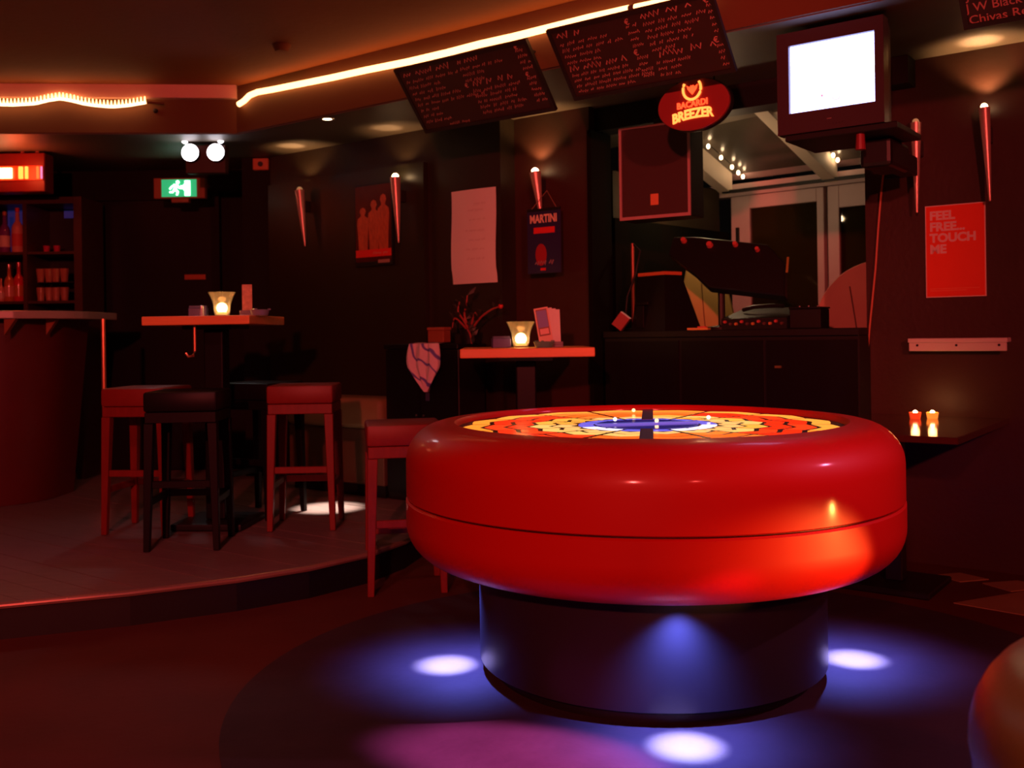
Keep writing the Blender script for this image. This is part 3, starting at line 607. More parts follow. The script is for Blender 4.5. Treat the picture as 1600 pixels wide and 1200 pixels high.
# ------------------------------------------------------------------ chalkboards
M_board = mat('chalkboard', (0.035, 0.014, 0.010), 0.5, noise=0.3, nscale=6)
M_bframe = mat('chalkboard_frame', (0.015, 0.009, 0.008), 0.5)
M_chalk = mat('rosy_chalk', (0.62, 0.26, 0.22), 0.9)
def chalkboard(label, tl, tr, bl_px, build, out=0.22):
    a = fas(tl[0], tl[1], 1, out); b = fas(tr[0], tr[1], 1, out)
    b.z = a.z = (a.z+b.z)/2
    w = (b-a).length; c = (a+b)/2
    tilt = 40.0
    H = build['H']
    t = thing('chalkboard', label, 'chalkboard', c, TH, 'menu chalkboards under the ceiling edge')
    Mt = Matrix.Rotation(R(tilt), 4, 'X')      # lower edge swings away from the viewer
    def bld(mb, name, m, parent=t, **k):
        mb.v = [tuple(Mt @ Vector(v)) for v in mb.v]; return mb.build(name, m, parent, **k)
    bld(MB().box(-w/2+0.02, w/2-0.02, 0.0, 0.012, -H+0.02, -0.02), 'slate', M_board)
    for q in (MB().box(-w/2, w/2, -0.006, 0.016, -0.02, 0), MB().box(-w/2, w/2, -0.006, 0.016, -H, -H+0.02), MB().box(-w/2, -w/2+0.02, -0.006, 0.016, -H+0.0201, -0.0201), MB().box(w/2-0.02, w/2, -0.006, 0.016, -H+0.0201, -0.0201)):
        bld(q, 'frame_rail', M_bframe)
    for x in (-w*0.4, w*0.4):
        MB().box(x-0.01, x+0.01, 0.012, out-0.022, -0.012, -0.002).build('bracket_arm', M_bframe, t)
    for i, (x0, x1, z, hg, wd) in enumerate(build['lines']):
        s_ = MB(); scribble(s_, -w/2+x0*w, -w/2+x1*w, -z*H, hg*H, wd, -0.001, hash((label[:5], 3)) % 1 + i*7+len(label)); bld(s_, 'chalk_writing', M_chalk, kind='stuff')
    for (body, x, z, sz, sx) in build['texts']:
        o = text('chalk_lettering', body, M_chalk, t, -w/2+x*w, -0.0012, -z*H, sz, sx, 0.0003, rotz=0.0)
        for v in o.data.vertices: v.co = Mt @ v.co
    return t
l1 = [(0.05, 0.42, 0.14, 0.09, 0.006)]+[(0.05, e, 0.24+0.088*i, 0.055, 0.004) for i, e in enumerate((0.46, 0.30, 0.34, 0.42, 0.58, 0.20, 0.22, 0.26))]+[(0.22, 0.40, 0.94, 0.05, 0.004)]
l1 += [(0.48, 0.66, 0.12, 0.08, 0.006)]+[(0.48, e, 0.22+0.085*i, 0.055, 0.004) for i, e in enumerate((0.80, 0.64, 0.62))]+[(0.52, 0.82, 0.46, 0.09, 0.006)]+[(0.50, e, 0.55+0.08*i, 0.055, 0.004) for i, e in enumerate((0.86, 0.84, 0.82, 0.84, 0.80))]
l1 += [(0.90, 0.97, 0.14+0.08*i, 0.05, 0.004) for i in range(4)]+[(0.90, 0.98, 0.52+0.08*i, 0.05, 0.004) for i in range(5)]
chalkboard('dark menu chalkboard with dense faint writing, the left one of the hanging pair', (615, 108), (822, 62), None, dict(H=0.41, lines=l1, texts=[('€', 0.90, 0.10, 0.035, 1), ('€', 0.90, 0.48, 0.035, 1), ('€', 0.46, 0.46, 0.035, 1)]))
l2 = [(0.05, 0.20, 0.14, 0.10, 0.007)]+[(0.05, e, 0.25+0.085*i, 0.055, 0.004) for i, e in enumerate((0.36, 0.44, 0.28, 0.27))]+[(0.05, 0.42, 0.60, 0.09, 0.006)]+[(0.05, e, 0.68+0.075*i, 0.05, 0.004) for i, e in enumerate((0.43, 0.48, 0.55, 0.42))]
l2 += [(0.58, 0.88, 0.13, 0.10, 0.006)]+[(0.58, e, 0.22+0.085*i, 0.055, 0.004) for i, e in enumerate((0.94, 0.90, 0.86, 0.84, 0.75))]+[(0.61, 0.95, 0.64, 0.10, 0.006)]+[(0.58, e, 0.73+0.08*i, 0.05, 0.004) for i, e in enumerate((0.80, 0.72, 0.70))]
l2 += [(0.48, 0.55, 0.2+0.085*i, 0.05, 0.004) for i in range(4)]+[(0.48, 0.56, 0.62+0.08*i, 0.05, 0.004) for i in range(4)]+[(0.95, 0.99, 0.16+0.08*i, 0.05, 0.004) for i in range(5)]+[(0.94, 0.99, 0.66+0.08*i, 0.05, 0.004) for i in range(4)]
chalkboard('dark menu chalkboard with chalk headings and price columns above the red oval sign', (853, 48), (1112, -14), None, dict(H=0.395, lines=l2, texts=[('€', 0.48, 0.16, 0.04, 1), ('€', 0.47, 0.56, 0.04, 1), ('€', 0.94, 0.11, 0.04, 1), ('€', 0.93, 0.60, 0.04, 1)]))
chalkboard('dark menu chalkboard with large rosy handwriting in the upper right corner', (1487, -60), (1790, -140), None, dict(H=0.30, lines=[(0.06, 0.7, 0.42, 0.08, 0.004)], texts=[('Jack Daniels', 0.04, 0.60, 0.05, 1.0), ('J W Black Label', 0.03, 0.77, 0.05, 1.0), ('Chivas Regal', 0.035, 0.94, 0.05, 1.05)]), 0.20)

# ------------------------------------------------------------------ oval glowing sign
p = onw(1085, 164, 5.60)
t = thing('oval_neon_sign', 'oval dark red sign with glowing emblem and letters under the chalkboard', 'sign', p, TH)
a_, b_ = (onw(1140, 160, 5.60)-onw(1030, 160, 5.60)).length/2, (onw(1085, 120, 5.60).z-onw(1085, 201, 5.60).z)/2
Mx = Matrix.Rotation(R(90), 4, 'X')
ov = [(a_*math.cos(2*math.pi*i/48), b_*math.sin(2*math.pi*i/48)) for i in range(48)]
MB().prism(ov, 0.0, 0.02, Mx).build('plate', mat('red_acrylic', (0.30, 0.04, 0.04), 0.12, coat=0.6), t, bevel=0.003, seg=1)
MB().prism([(x*1.02, z*1.02) for x, z in ov], -0.03, -0.001, Mx).build('back_box', M_black, t)
N1 = mat('neon_red', (1, 0.2, 0.05), 0.5, emit=(1, 0.06, 0.015), es=2.5); N2 = mat('neon_yellow', (1, 0.6, 0.2), 0.5, emit=(1, 0.28, 0.05), es=2.2)
MB().tube([(0.048*math.cos(R(a)), -0.026, 0.075+0.052*math.sin(R(a))) for a in range(-215, 40, 12)], 0.0065, 8).build('emblem_ring', N2, t, smooth=True)
bat = [(-0.03, 0.095), (-0.022, 0.09), (-0.012, 0.085), (-0.006, 0.094), (0, 0.09), (0.006, 0.094), (0.012, 0.085), (0.022, 0.09), (0.03, 0.095), (0.024, 0.075), (0.012, 0.06), (0.0, 0.047), (-0.012, 0.06), (-0.024, 0.075)]
MB().prism(bat, 0.021, 0.025, Mx).build('emblem_bat', N1, t)
text('lettering', 'BACARDI', N1, t, 0, -0.024, -0.012, 0.042, 0.95, 0.0012, 0.002, 'CENTER', rotz=0.03)
text('lettering', 'BREEZER', N2, t, 0, -0.024, -0.068, 0.066, 0.85, 0.0022, 0.002, 'CENTER', rotz=0.05, bend=-0.9)
for x in (-0.1, 0.1): MB().cyl((x, 0.015, b_*0.8), (x, 0.015, ZS-p.z-0.001), 0.005, n=8).build('hanger', M_dsteel, t)

# ------------------------------------------------------------------ television
CT = 5.52
p, w, h = wframe(1219, 41, 1383, 203, CT); p.z -= 0.0
t = thing('television', 'old bulky tube television with bright bluish white screen on a wall bracket', 'television', p, TH)
h = min(h, 2*(ZS-0.012-p.z))
M_tv = mat('tv_plastic', (0.05, 0.03, 0.035), 0.35)
sl, slw, slh = wframe(1237, 62, 1369, 170, CT); so = (sl-p); sx_ = so.dot(WT); sz_ = so.z
x0, x1, z0, z1 = sx_-slw/2, sx_+slw/2, sz_-slh/2, sz_+slh/2
MB().box(-w/2, x0, -0.03, 0.04, -h/2, h/2).box(x1, w/2, -0.03, 0.04, -h/2, h/2).box(x0, x1, -0.03, 0.04, z1, h/2).box(x0, x1, -0.03, 0.04, -h/2, z0).build('bezel', M_tv, t)
vs = [(-w/2+0.004, 0.041, -h/2+0.004), (w/2-0.004, 0.041, -h/2+0.004), (w/2-0.004, 0.041, h/2-0.004), (-w/2+0.004, 0.041, h/2-0.004), (-w/2+0.03, 0.18, -h/2+0.012), (w/2-0.03, 0.18, -h/2+0.012), (w/2-0.03, 0.18, h/2-0.012), (-w/2+0.03, 0.18, h/2-0.012), (-w*0.25, 0.38, -h*0.35), (w*0.25, 0.38, -h*0.35), (w*0.25, 0.38, h*0.25), (-w*0.25, 0.38, h*0.25)]
MB().add(vs, [(3, 2, 1, 0), (0, 1, 5, 4), (1, 2, 6, 5), (2, 3, 7, 6), (3, 0, 4, 7), (4, 5, 9, 8), (5, 6, 10, 9), (6, 7, 11, 10), (7, 4, 8, 11), (8, 9, 10, 11)]).build('back_shell', M_tv, t)
sv = []; sf = []
for j in range(9):
    for i in range(9):
        u_, v_ = i/4-1, j/4-1; sv.append((sx_+u_*slw/2, -0.004-0.022*(1-u_*u_)*(1-v_*v_)-0.004, sz_+v_*slh/2))
for j in range(8):
    for i in range(8): q = j*9+i; sf.append((q, q+1, q+10, q+9))
tvm = mat('tv_screen', (0.1, 0.1, 0.1), 0.1, emit=(0.45, 0.48, 1.0), es=5.5)
scr = MB().add(sv, sf).build('screen', tvm, t, smooth=True)
def on_screen(fx, fz): return sx_+fx*slw/2, sz_+fz*slh/2
fx, fz = on_screen(0.12, -0.68); MB().tube([(fx+0.016*math.cos(R(a)), -0.028, fz+0.016*math.sin(R(a))) for a in range(-200, 30, 20)], 0.002, 6).build('screen_picture', mat('tv_mark', (.5, .3, .4), .5, emit=(0.85, 0.5, 0.65), es=0.75), scr)
fx, fz = on_screen(-0.22, -0.6); MB().sphere((fx, -0.022, fz), 0.006, 6).build('screen_picture', MATS['tv_mark'], scr)
text('maker_badge', '-----', mat('tv_badge', (0.3, 0.2, 0.2), 0.4), t, -0.01, -0.031, -h/2+0.045, 0.012, 1.0, 0.001)
for i in range(4): MB().cyl((0.02+i*0.014, -0.034, -h/2+0.025), (0.02+i*0.014, -0.03, -h/2+0.025), 0.004, n=8).build('button', M_tv, t)
MB().box(-w/2+0.03, w/2+0.05, -0.02, 0.36, -h/2-0.03, -h/2-0.001).build('bracket_tray', M_black, t, bevel=0.004, seg=1)
MB().box(w*0.15, w*0.45, 0.15, 0.45, -h/2-0.16, -h/2-0.0305).build('bracket_arm', M_black, t, bevel=0.02)
MB().box(w*0.22, w*0.38, 0.40, 0.70, -h/2-0.14, -h/2-0.05).build('wall_arm', M_black, t)
MB().cyl((0.12, 0.02, -h/2-0.10), (0.12, 0.02, -h/2-0.031), 0.022, 0.018, 12).build('clamp_knob', mat('dark_red_knob', (0.25, 0.02, 0.03), 0.4), t)

# ------------------------------------------------------------------ loudspeaker in the alcove
CS = 6.32
p, w, h = wframe(971, 194, 1077, 341, CS)
t = thing('loudspeaker', 'big dark loudspeaker with pinkish front frame hung beside the alcove opening', 'loudspeaker', p, TH+R(4))
MB().box(-w/2, w/2, 0.0, 0.19, -h/2, h/2).build('cabinet', M_black, t, bevel=0.006, seg=1)
M_spf = mat('speaker_trim', (0.5, 0.28, 0.28), 0.4)
for q in (MB().box(-w/2, -w/2+0.014, -0.012, -0.0005, -h/2, h/2), MB().box(w/2-0.014, w/2, -0.012, -0.0005, -h/2, h/2), MB().box(-w/2+0.0142, w/2-0.0142, -0.012, -0.0005, h/2-0.012, h/2), MB().box(-w/2+0.0142, w/2-0.0142, -0.012, -0.0005, -h/2, -h/2+0.018)): q.build('front_trim', M_spf, t)
MB().box(-w/2+0.016, w/2-0.016, -0.006, -0.0005, -h/2+0.02, h/2-0.014).build('grille', mat('grille_cloth', (0.06, 0.02, 0.016), 0.7, bump=0.4, bscale=300), t)
MB().box(-0.025, 0.025, -0.009, -0.0061, -h*0.36, -h*0.24).build('badge', mat('orange_badge', (0.8, 0.25, 0.1), 0.5), t, bevel=0.004, seg=1)
MB().box(-0.03, 0.03, 0.06, 0.14, h/2+0.0005, 2.439-p.z).build('hanging_bracket', M_dsteel, t)

# ------------------------------------------------------------------ DJ counter and gear
ZK = onw(1140, 515, 6.45).z
cA = onw(945, 520, 6.45).xy; cB = onw(1343, 520, 6.45).xy; cw = (cB-cA).length
t = thing('dj_counter', 'long black counter closing the alcove below the loudspeaker', 'counter', ((cA.x+cB.x)/2, (cA.y+cB.y)/2, 0), TH)
MB().box(-cw/2, cw/2, 0.0, 0.56, 0, ZK-0.041).build('body', M_black, t)
MB().box(-cw/2-0.001, cw/2+0.001, -0.02, 0.58, ZK-0.04, ZK).build('worktop', M_black, t, bevel=0.004, seg=1)
for i in range(3): MB().box(-cw/2+0.01+i*cw/3, -cw/2+(i+1)*cw/3-0.01, -0.012, -0.0005, 0.1, ZK-0.06).build('front_panel', M_blackwood, t)
hp = onw(1218, 573, 6.45); q = (hp.xy-Vector(t.location.xy)).dot(WT.xy); MB().box(q-0.016, q+0.016, -0.03, -0.0125, hp.z-0.006, hp.z+0.006).build('handle', mat('brass_pull', (0.7, 0.5, 0.2), 0.3, 0.8), t)
def kgear(name, label, cat, px, py, back, rz=0): # something standing on the counter, 'back' metres behind its front
    q = onw(px, py, 6.45+back*1.25); return thing(name, label, cat, (q.x, q.y, ZK+0.0006), TH+R(rz))
# tilted console on a pole
t = kgear('console_stand', 'black tilted console with red knobs on a pole stand on the counter', 'console', 1128, 512, 0.18)
MB().lathe([(0.001, 0), (0.10, 0), (0.10, 0.015), (0.03, 0.025), (0.001, 0.03)], 24).build('foot', M_black, t, smooth=True)
MB().cyl((0, 0, 0.025), (0, 0, 0.32), 0.02, n=12).build('pole', M_dsteel, t)
Mc = Matrix.Translation((0.02, 0.02, 0.37)) @ Matrix.Rotation(R(14), 4, 'Y') @ Matrix.Rotation(R(-28), 4, 'X')
poly = [(-0.38, 0.10), (-0.24, 0.13), (0.20, 0.17), (0.34, 0.08), (0.42, -0.12), (-0.03, -0.17), (-0.16, -0.10), (-0.36, -0.02)]
MB().prism(poly, -0.035, 0.035, Mc @ Matrix.Rotation(R(90), 4, 'X')).build('case', M_black, t, bevel=0.006, seg=1)
for i, (x, z, r) in enumerate(((-0.30, 0.085, 0.018), (-0.13, 0.09, 0.02), (0.02, 0.125, 0.016), (0.16, 0.12, 0.014))):
    MB().cyl(Mc @ Vector((x, -0.06, z)), Mc @ Vector((x, -0.036, z)), r*0.8, r, 10).build('knob', mat('red_knob', (0.6, 0.10, 0.08), 0.4), t)
MB().box(0.36, 0.372, -0.04, -0.036, -0.10, 0.0, Mc @ Matrix.Rotation(R(-18), 4, 'Y')).build('label_strip', mat('olive_strip', (0.35, 0.25, 0.05), 0.5), t)
# wedge cabinet
t = kgear('wedge_cabinet', 'dark wedge shaped box with orange lit top edge on the counter', 'cabinet', 1040, 512, 0.16, -18)
zt_ = 0.33
vs = [(-0.17, -0.12, 0), (0.12, -0.12, 0), (0.12, 0.18, 0), (-0.17, 0.18, 0), (-0.17, -0.06, zt_), (0.06, -0.06, zt_), (0.06, 0.08, zt_), (-0.17, 0.08, zt_)]
MB().add(vs, [(3, 2, 1, 0), (4, 5, 6, 7), (0, 1, 5, 4), (1, 2, 6, 5), (2, 3, 7, 6), (3, 0, 4, 7)]).build('shell', M_black, t)
MB().box(-0.17, 0.062, -0.062, 0.08, zt_+0.0005, zt_+0.02).build('top_edge', mat('orange_lit_edge', (0.7, 0.2, 0.06), 0.5), t)  # light on the top edge put into its orange colour
MB().box(-0.12, -0.06, -0.126, -0.118, 0.02, 0.15).box(-0.13, -0.02, -0.126, -0.118, 0.155, 0.17).build('front_handle', M_dsteel, t)
cq = onw(1106, 460, 7.83)  # chair added in place of a lit yellow panel in the alcove
t = thing('chair', 'tan padded chair back added for a lit yellow panel behind the console in the alcove', 'chair', (cq.x, cq.y, 0), TH+R(14))
bkp = [(-0.17, 0.95), (0.17, 0.95), (0.18, 1.30), (0.12, 1.56), (0.0, 1.64), (-0.14, 1.66), (-0.18, 1.45)]
MB().prism(bkp, -0.03, 0.03, Matrix.Rotation(R(90), 4, 'X')).build('backrest', mat('tan_vinyl', (0.80, 0.46, 0.14), 0.5, noise=0.1), t, bevel=0.012)
MB().tube([(-0.04, -0.032, 1.60), (-0.02, -0.034, 1.3), (0.01, -0.032, 0.98)], 0.003, 6).build('seam', mat('dark_seam', (0.25, 0.10, 0.03), 0.6), t)
MB().box(-0.19, 0.19, -0.20, 0.19, 0.80, 0.90).build('seat', MATS['tan_vinyl'], t, bevel=0.02)
for sx in (-1, 1):
    MB().box(sx*0.12-0.02, sx*0.12+0.02, 0.031, 0.05, 0.86, 1.2).build('back_post', M_black, t)
    for sy in (-1, 1): MB().frustum(sx*0.16, sy*0.16, 0, 0.799, 0.014, 0.02).build('leg', M_black, t)
# mixer with knobs
t = kgear('mixing_desk', 'low black mixing desk with a row of red knobs on the counter', 'mixer', 1193, 512, 0.16)
vs = [(-0.19, -0.14, 0), (0.19, -0.14, 0), (0.19, 0.12, 0), (-0.19, 0.12, 0), (-0.19, -0.14, 0.06), (0.19, -0.14, 0.06), (0.17, 0.12, 0.12), (-0.17, 0.12, 0.12)]
MB().add(vs, [(3, 2, 1, 0), (4, 5, 6, 7), (0, 1, 5, 4), (1, 2, 6, 5), (2, 3, 7, 6), (3, 0, 4, 7)]).build('body', M_black, t)
for i in range(11):
    x = -0.165+i*0.033; MB().cyl((x, -0.155, 0.03+0.012*(i % 3 == 0)), (x, -0.1405, 0.03+0.012*(i % 3 == 0)), 0.008, 0.009, 8).build('knob', mat(('red_knob', 'amber_knob', 'dark_knob')[(i*2) % 3], ((0.6, 0.10, 0.08), (0.6, 0.3, 0.08), (0.12, 0.05, 0.04))[(i*2) % 3], 0.4), t)
MB().tube([(-0.12, 0.0, 0.11), (-0.05, -0.02, 0.125), (0.05, 0.0, 0.13), (0.13, -0.03, 0.125)], 0.012, 8).build('cable_coil', M_dsteel, t, smooth=True)
t = kgear('equipment_box', 'small square black equipment box at the right end of the counter', 'box', 1265, 512, 0.12)
MB().box(-0.085, 0.085, -0.07, 0.07, 0, 0.105).build('body', M_black, t, bevel=0.004, seg=1); MB().box(-0.089, 0.089, -0.074, 0.074, 0.1055, 0.115).build('lid', M_black, t, bevel=0.003, seg=1)
for x in (-0.05, 0.0, 0.05): MB().cyl((x, -0.01, 0.1155), (x, -0.01, 0.122), 0.008, n=8).build('button', M_dsteel, t)
t = kgear('red_carton', 'small red carton leaning over at the left end of the counter', 'box', 968, 512, 0.08, 20)
M = Matrix.Translation((0, 0, 0.043)) @ Matrix.Rotation(R(38), 4, 'Y')
MB().box(-0.035, 0.035, -0.03, 0.03, -0.045+0.02, 0.045+0.02, M).build('carton', mat('red_card', (0.35, 0.05, 0.04), 0.6), t); MB().box(-0.035, 0.035, -0.03, 0.03, 0.0655, 0.07, M).build('flap', M_paper, t)
t = kgear('yellow_card', 'yellow and red card lying at the foot of the pole stand', 'card', 1092, 513, 0.02, 10)
MB().box(-0.06, 0.06, -0.03, 0.03, 0, 0.012).build('card', mat('yellow_card_face', (0.75, 0.5, 0.1), 0.6), t); MB().box(0.0, 0.05, -0.031, 0.0, 0.0125, 0.02).build('red_slip', mat('red_slip', (0.7, 0.1, 0.06), 0.6), t)
# thin stand with wires left of the console
t = kgear('microphone_stand', 'thin reddish metal stand with a loose cable below the loudspeaker', 'stand', 990, 512, 0.30)
MB().lathe([(0.001, 0), (0.07, 0), (0.06, 0.015), (0.001, 0.02)], 20).build('foot', M_black, t, smooth=True)
MB().cyl((0, 0, 0.018), (0, 0, 0.55), 0.011, n=10).build('pole', mat('rust_pole', (0.3, 0.10, 0.05), 0.4, 0.4), t)
MB().tube([(0.0, 0.0, 0.55), (0.06, -0.01, 0.5), (0.03, -0.02, 0.35), (-0.03, -0.02, 0.22), (-0.05, -0.02, 0.05)], 0.007, 8).build('cable', M_black, t, smooth=True)
# round table top leaning inside the alcove
q = onw(1378, 512, 7.52)
t = thing('round_table_top', 'beige round board standing on edge inside the alcove, cut off by the right wall', 'board', (q.x, q.y, ZK-0.15), TH)
MB().prism([(0.40*math.cos(2*math.pi*i/48), 0.15+0.40*math.sin(2*math.pi*i/48)) for i in range(48)], -0.015, 0.015, Mx).build('board', mat('beige_board', (0.62, 0.36, 0.25), 0.6, noise=0.08), t, bevel=0.004, seg=1)
MB().tube([(-0.18, -0.018, 0.40), (-0.15, -0.018, 0.2), (-0.13, -0.018, 0.05)], 0.004, 6).build('cord', mat('dark_cord', (0.1, 0.03, 0.02), 0.5), t)
lg = thing('side_cupboard', 'low dark cupboard inside the alcove behind the counter', 'cupboard', (q.x, q.y, 0), TH)
MB().box(-0.42, 0.10, -0.2, 0.2, 0, ZK-0.15-0.2501).build('body', M_black, lg); MB().box(-0.40, -0.17, -0.212, -0.2005, 0.05, ZK-0.43).build('door', M_blackwood, lg); MB().box(-0.15, 0.08, -0.212, -0.2005, 0.05, ZK-0.43).build('door', M_blackwood, lg)
# fairy lights along the roof beams
M_fairy = mat('fairy_bulb', (1, .8, .5), .4, emit=(1, 0.66, 0.36), es=14)
def bulbs(label, beam, lst):
    t = thing('fairy_lights', label, 'string lights', (K.x, K.y, 0), ANG)
    pts_ = []; OF = (0.13, 0.07)[beam]
    for px, py in lst:
        for k in range(400):       # slide along the beam until the picture column fits
            tt = k*0.004; p = kpt(bx[beam]+OF, tt)
            if uv(px, py)[0] >= p.x/p.y: break
        pts_.append((bx[beam]+OF, -tt, roofz(tt)+0.05))
    MB().tube([(x, y, z+0.014) for x, y, z in pts_], 0.003, 6).build('wire', M_black, t)
    for p in pts_: MB().sphere(p, 0.012, 8, 1.4).build('bulb', M_fairy, t, smooth=True)
    return t
bulbs('string of five tiny warm bulbs on the left white roof beam of the alcove', 0, [(1161, 285), (1154, 278), (1144, 268), (1127, 252), (1107, 232)])
bulbs('string of tiny warm bulbs on the roof beam under the television', 1, [(1309, 262), (1302, 255), (1283, 230), (1240, 190), (1225, 168)])
kp = kpt(0.42, 1.0); lamp('POINT', 'alcove_light', (kp.x, kp.y, 2.1), (1, 0.66, 0.36), 6.5, 0.03)

# ------------------------------------------------------------------ bar at left
bz = PZ
bf = at(60, 487, 6.45); BT = bf.z
t = thing('bar_counter', 'dark red bar counter with rounded end and pale overhanging top at left', 'bar', (0, 0, 0))
XE = at(100, 600, 6.6).x
def rounded(x1, y0, y1, r, x0=-6.1, n=10):
    pts_ = [(x0, y0), (x1-r, y0)]+[(x1-r+r*math.cos(R(-90+90*i/n)), y0+r+r*math.sin(R(-90+90*i/n))) for i in range(1, n+1)]
    return pts_+[(x1, y1), (x0, y1)]
body = rounded(XE, 6.20, 7.0, 0.5); foot = rounded(XE-0.10, 6.24, 6.95, 0.5); top = rounded(XE+0.18, 6.08, 7.05, 0.5)
n = len(body); vs = [(x, y, PZ+0.0005) for x, y in foot]+[(x, y, BT-0.051) for x, y in body]
MB().add(vs, [tuple(range(n-1, -1, -1)), tuple(range(n, 2*n))]+[(i, (i+1) % n, n+(i+1) % n, n+i) for i in range(n)]).build('body', mat('dark_red_front', (0.10, 0.012, 0.010), 0.4, noise=0.2, nscale=3), t, smooth=True)
MB().prism(top, BT-0.05, BT).build('bar_top', mat('pale_worn_top', (0.38, 0.30, 0.26), 0.25, noise=0.2), t, bevel=0.006)
M_brk = mat('copper_bracket', (0.5, 0.16, 0.08), 0.4, 0.5)
for px in (14, 122):
    q = at(px, 505, 6.2); xx = min(q.x, XE-0.02)
    MB().prism([(0, 0), (0.07, 0), (0.0, -0.10)], -0.02, 0.02, Matrix.Translation((xx, 6.16 if px < 50 else 6.42, BT-0.051)) @ Matrix.Rotation(R(90), 4, 'X')).build('bracket', M_brk, t)
q = at(161, 560, 6.35); q = at(160, 550, 6.5); MB().cyl((q.x, 6.52, PZ+0.0005), (q.x, 6.52, BT-0.051), 0.014, n=12).build('support_pole', mat('copper_pole', (0.75, 0.3, 0.15), 0.3, 0.6), t)
# back bar shelves
DS = 7.55
x_r = at(128, 400, DS).x; zt_ = at(60, 308, DS).z; z_m = at(60, 393, DS).z; z_b = at(60, 470, DS).z; x_d = at(42, 400, DS).x
t = thing('back_bar_shelf', 'tall dark shelf unit behind the bar holding bottles and glasses', 'shelf', (0, 0, 0))
M_shelf = mat('dark_shelf_wood', (0.06, 0.025, 0.015), 0.4, noise=0.2)
MB().box(x_r-0.06, x_r, DS, DS+0.4, PZ, zt_).build('side_panel', M_shelf, t)
MB().box(x_d-0.03, x_d, DS, DS+0.38, PZ, zt_-0.051).build('divider', M_shelf, t)
MB().box(-4.9, x_r-0.0605, DS, DS+0.4, zt_-0.05, zt_).build('top_board', M_shelf, t)
for i, (xa, xb) in enumerate(((-4.9, x_d-0.031), (x_d+0.001, x_r-0.061))):
    MB().box(xa, xb, DS+0.01, DS+0.38, z_m-0.02, z_m).build('shelf_board', M_shelf, t)
    MB().box(xa, xb, DS+0.01, DS+0.38, z_b-0.02, z_b).build('shelf_board', M_shelf, t)
MB().box(-4.9, x_r-0.061, DS+0.382, DS+0.40, PZ, zt_-0.051).build('back_panel', M_black, t)
MB().box(x_d+0.12, x_r-0.08, DS+0.37, DS+0.379, at(60, 332, DS).z, at(60, 320, DS).z).build('blue_strip', mat('blue_mirror_glow', (0.06, 0.07, 0.35), 0.3, emit=(0.05, 0.06, 0.4), es=0.12), t)  # reflected blue put in as colour and faint emission
MB().box(-4.0, x_d-0.08, DS+0.37, DS+0.379, at(60, 390, DS).z, at(60, 318, DS).z).build('blue_back', mat('blue_mirror_glow', (0.06, 0.07, 0.35), 0.3), t)
M_gl = mat('amber_tumbler', (0.55, 0.22, 0.14), 0.1, trans=0.35, coat=0.3)
z_mid = at(80, 440, DS).z
MB().box(x_d+0.06, x_r-0.09, DS+0.05, DS+0.3, z_mid-0.006, z_mid).build('glass_rack', M_black, t)
pos = {64: 'far left', 77: 'second', 88: 'third', 101: 'far right'}
g0 = None
for row, zz in (('upper', z_mid), ('lower', z_b)):
    for px, nm in pos.items():
        q = at(px, 450, DS+0.12)
        lab = f'reddish drinking glass, {"leftmost" if px == 64 else "second from left" if px == 77 else "third from left" if px == 88 else "rightmost"} in the {row} row on the back bar shelf'
        if g0 is None:
            g0 = MB().lathe([(0.001, 0), (0.024, 0), (0.034, 0.105), (0.031, 0.105), (0.022, 0.006), (0.001, 0.006)], 20).build('drinking_glass', M_gl, smooth=True); o = g0
        else: o = g0.copy(); COL.objects.link(o)
        o.location = (q.x, q.y, zz+0.0004); tag(o, lab, 'glass', 'glasses on the back bar shelf')
for px, nm in ((73, 'left'), (89, 'right')):
    q = at(px, 390, DS+0.2); o = MB().lathe([(0.001, 0), (0.02, 0), (0.026, 0.06), (0.023, 0.06), (0.018, 0.005), (0.001, 0.005)], 16).build('shot_glass', mat('magenta_glass', (0.5, 0.03, 0.1), 0.15), smooth=True)
    o.location = (q.x, q.y, z_m+0.0004); tag(o, f'small magenta shot glass, {nm} of the pair on the upper back bar shelf', 'glass', 'shot glasses')
def bottle(label, px, dz, zz, sc, m, ml, cap, flip=False):
    q = at(px, 400, DS+dz); t = thing('bottle', label, 'bottle', (q.x, q.y, zz+0.0005), 0, 'bottles on the back bar shelf')
    body = [(0.001, 0), (0.034, 0), (0.037, 0.005), (0.037, 0.15), (0.032, 0.175), (0.014, 0.205), (0.0125, 0.26), (0.001, 0.262)]
    MB().lathe([(r*sc, z*sc) for r, z in body], 20).build('body', m, t, smooth=True)
    MB().lathe([(0.0375*sc, 0.04*sc), (0.0378*sc, 0.04*sc), (0.0378*sc, 0.12*sc), (0.0375*sc, 0.12*sc)], 20).build('paper_label', ml, t, smooth=True)
    MB().lathe([(0.001, 0.2625*sc), (0.0135*sc, 0.2625*sc), (0.0135*sc, 0.29*sc), (0.001, 0.29*sc)], 14).build('cap', cap, t, smooth=True)
Mg = mat('purple_glass', (0.18, 0.03, 0.2), 0.1, coat=0.5); Ma = mat('amber_bottle', (0.5, 0.15, 0.04), 0.12, coat=0.5); Mr = mat('red_bottle', (0.6, 0.03, 0.04), 0.12, coat=0.5); Mk = mat('clear_rosy_bottle', (0.6, 0.25, 0.2), 0.12, coat=0.4)
Ml = mat('cream_label', (0.6, 0.4, 0.35), 0.6); Mlr = mat('red_label', (0.5, 0.06, 0.05), 0.6)
bottle('purple bottle on the upper back bar shelf at the picture edge', 8, 0.1, z_m, 1.10, Mg, Ml, Ma)
bottle('tall clear rosy bottle on the upper back bar shelf beside the divider', 28, 0.08, z_m, 1.18, Mk, Mlr, Mr)
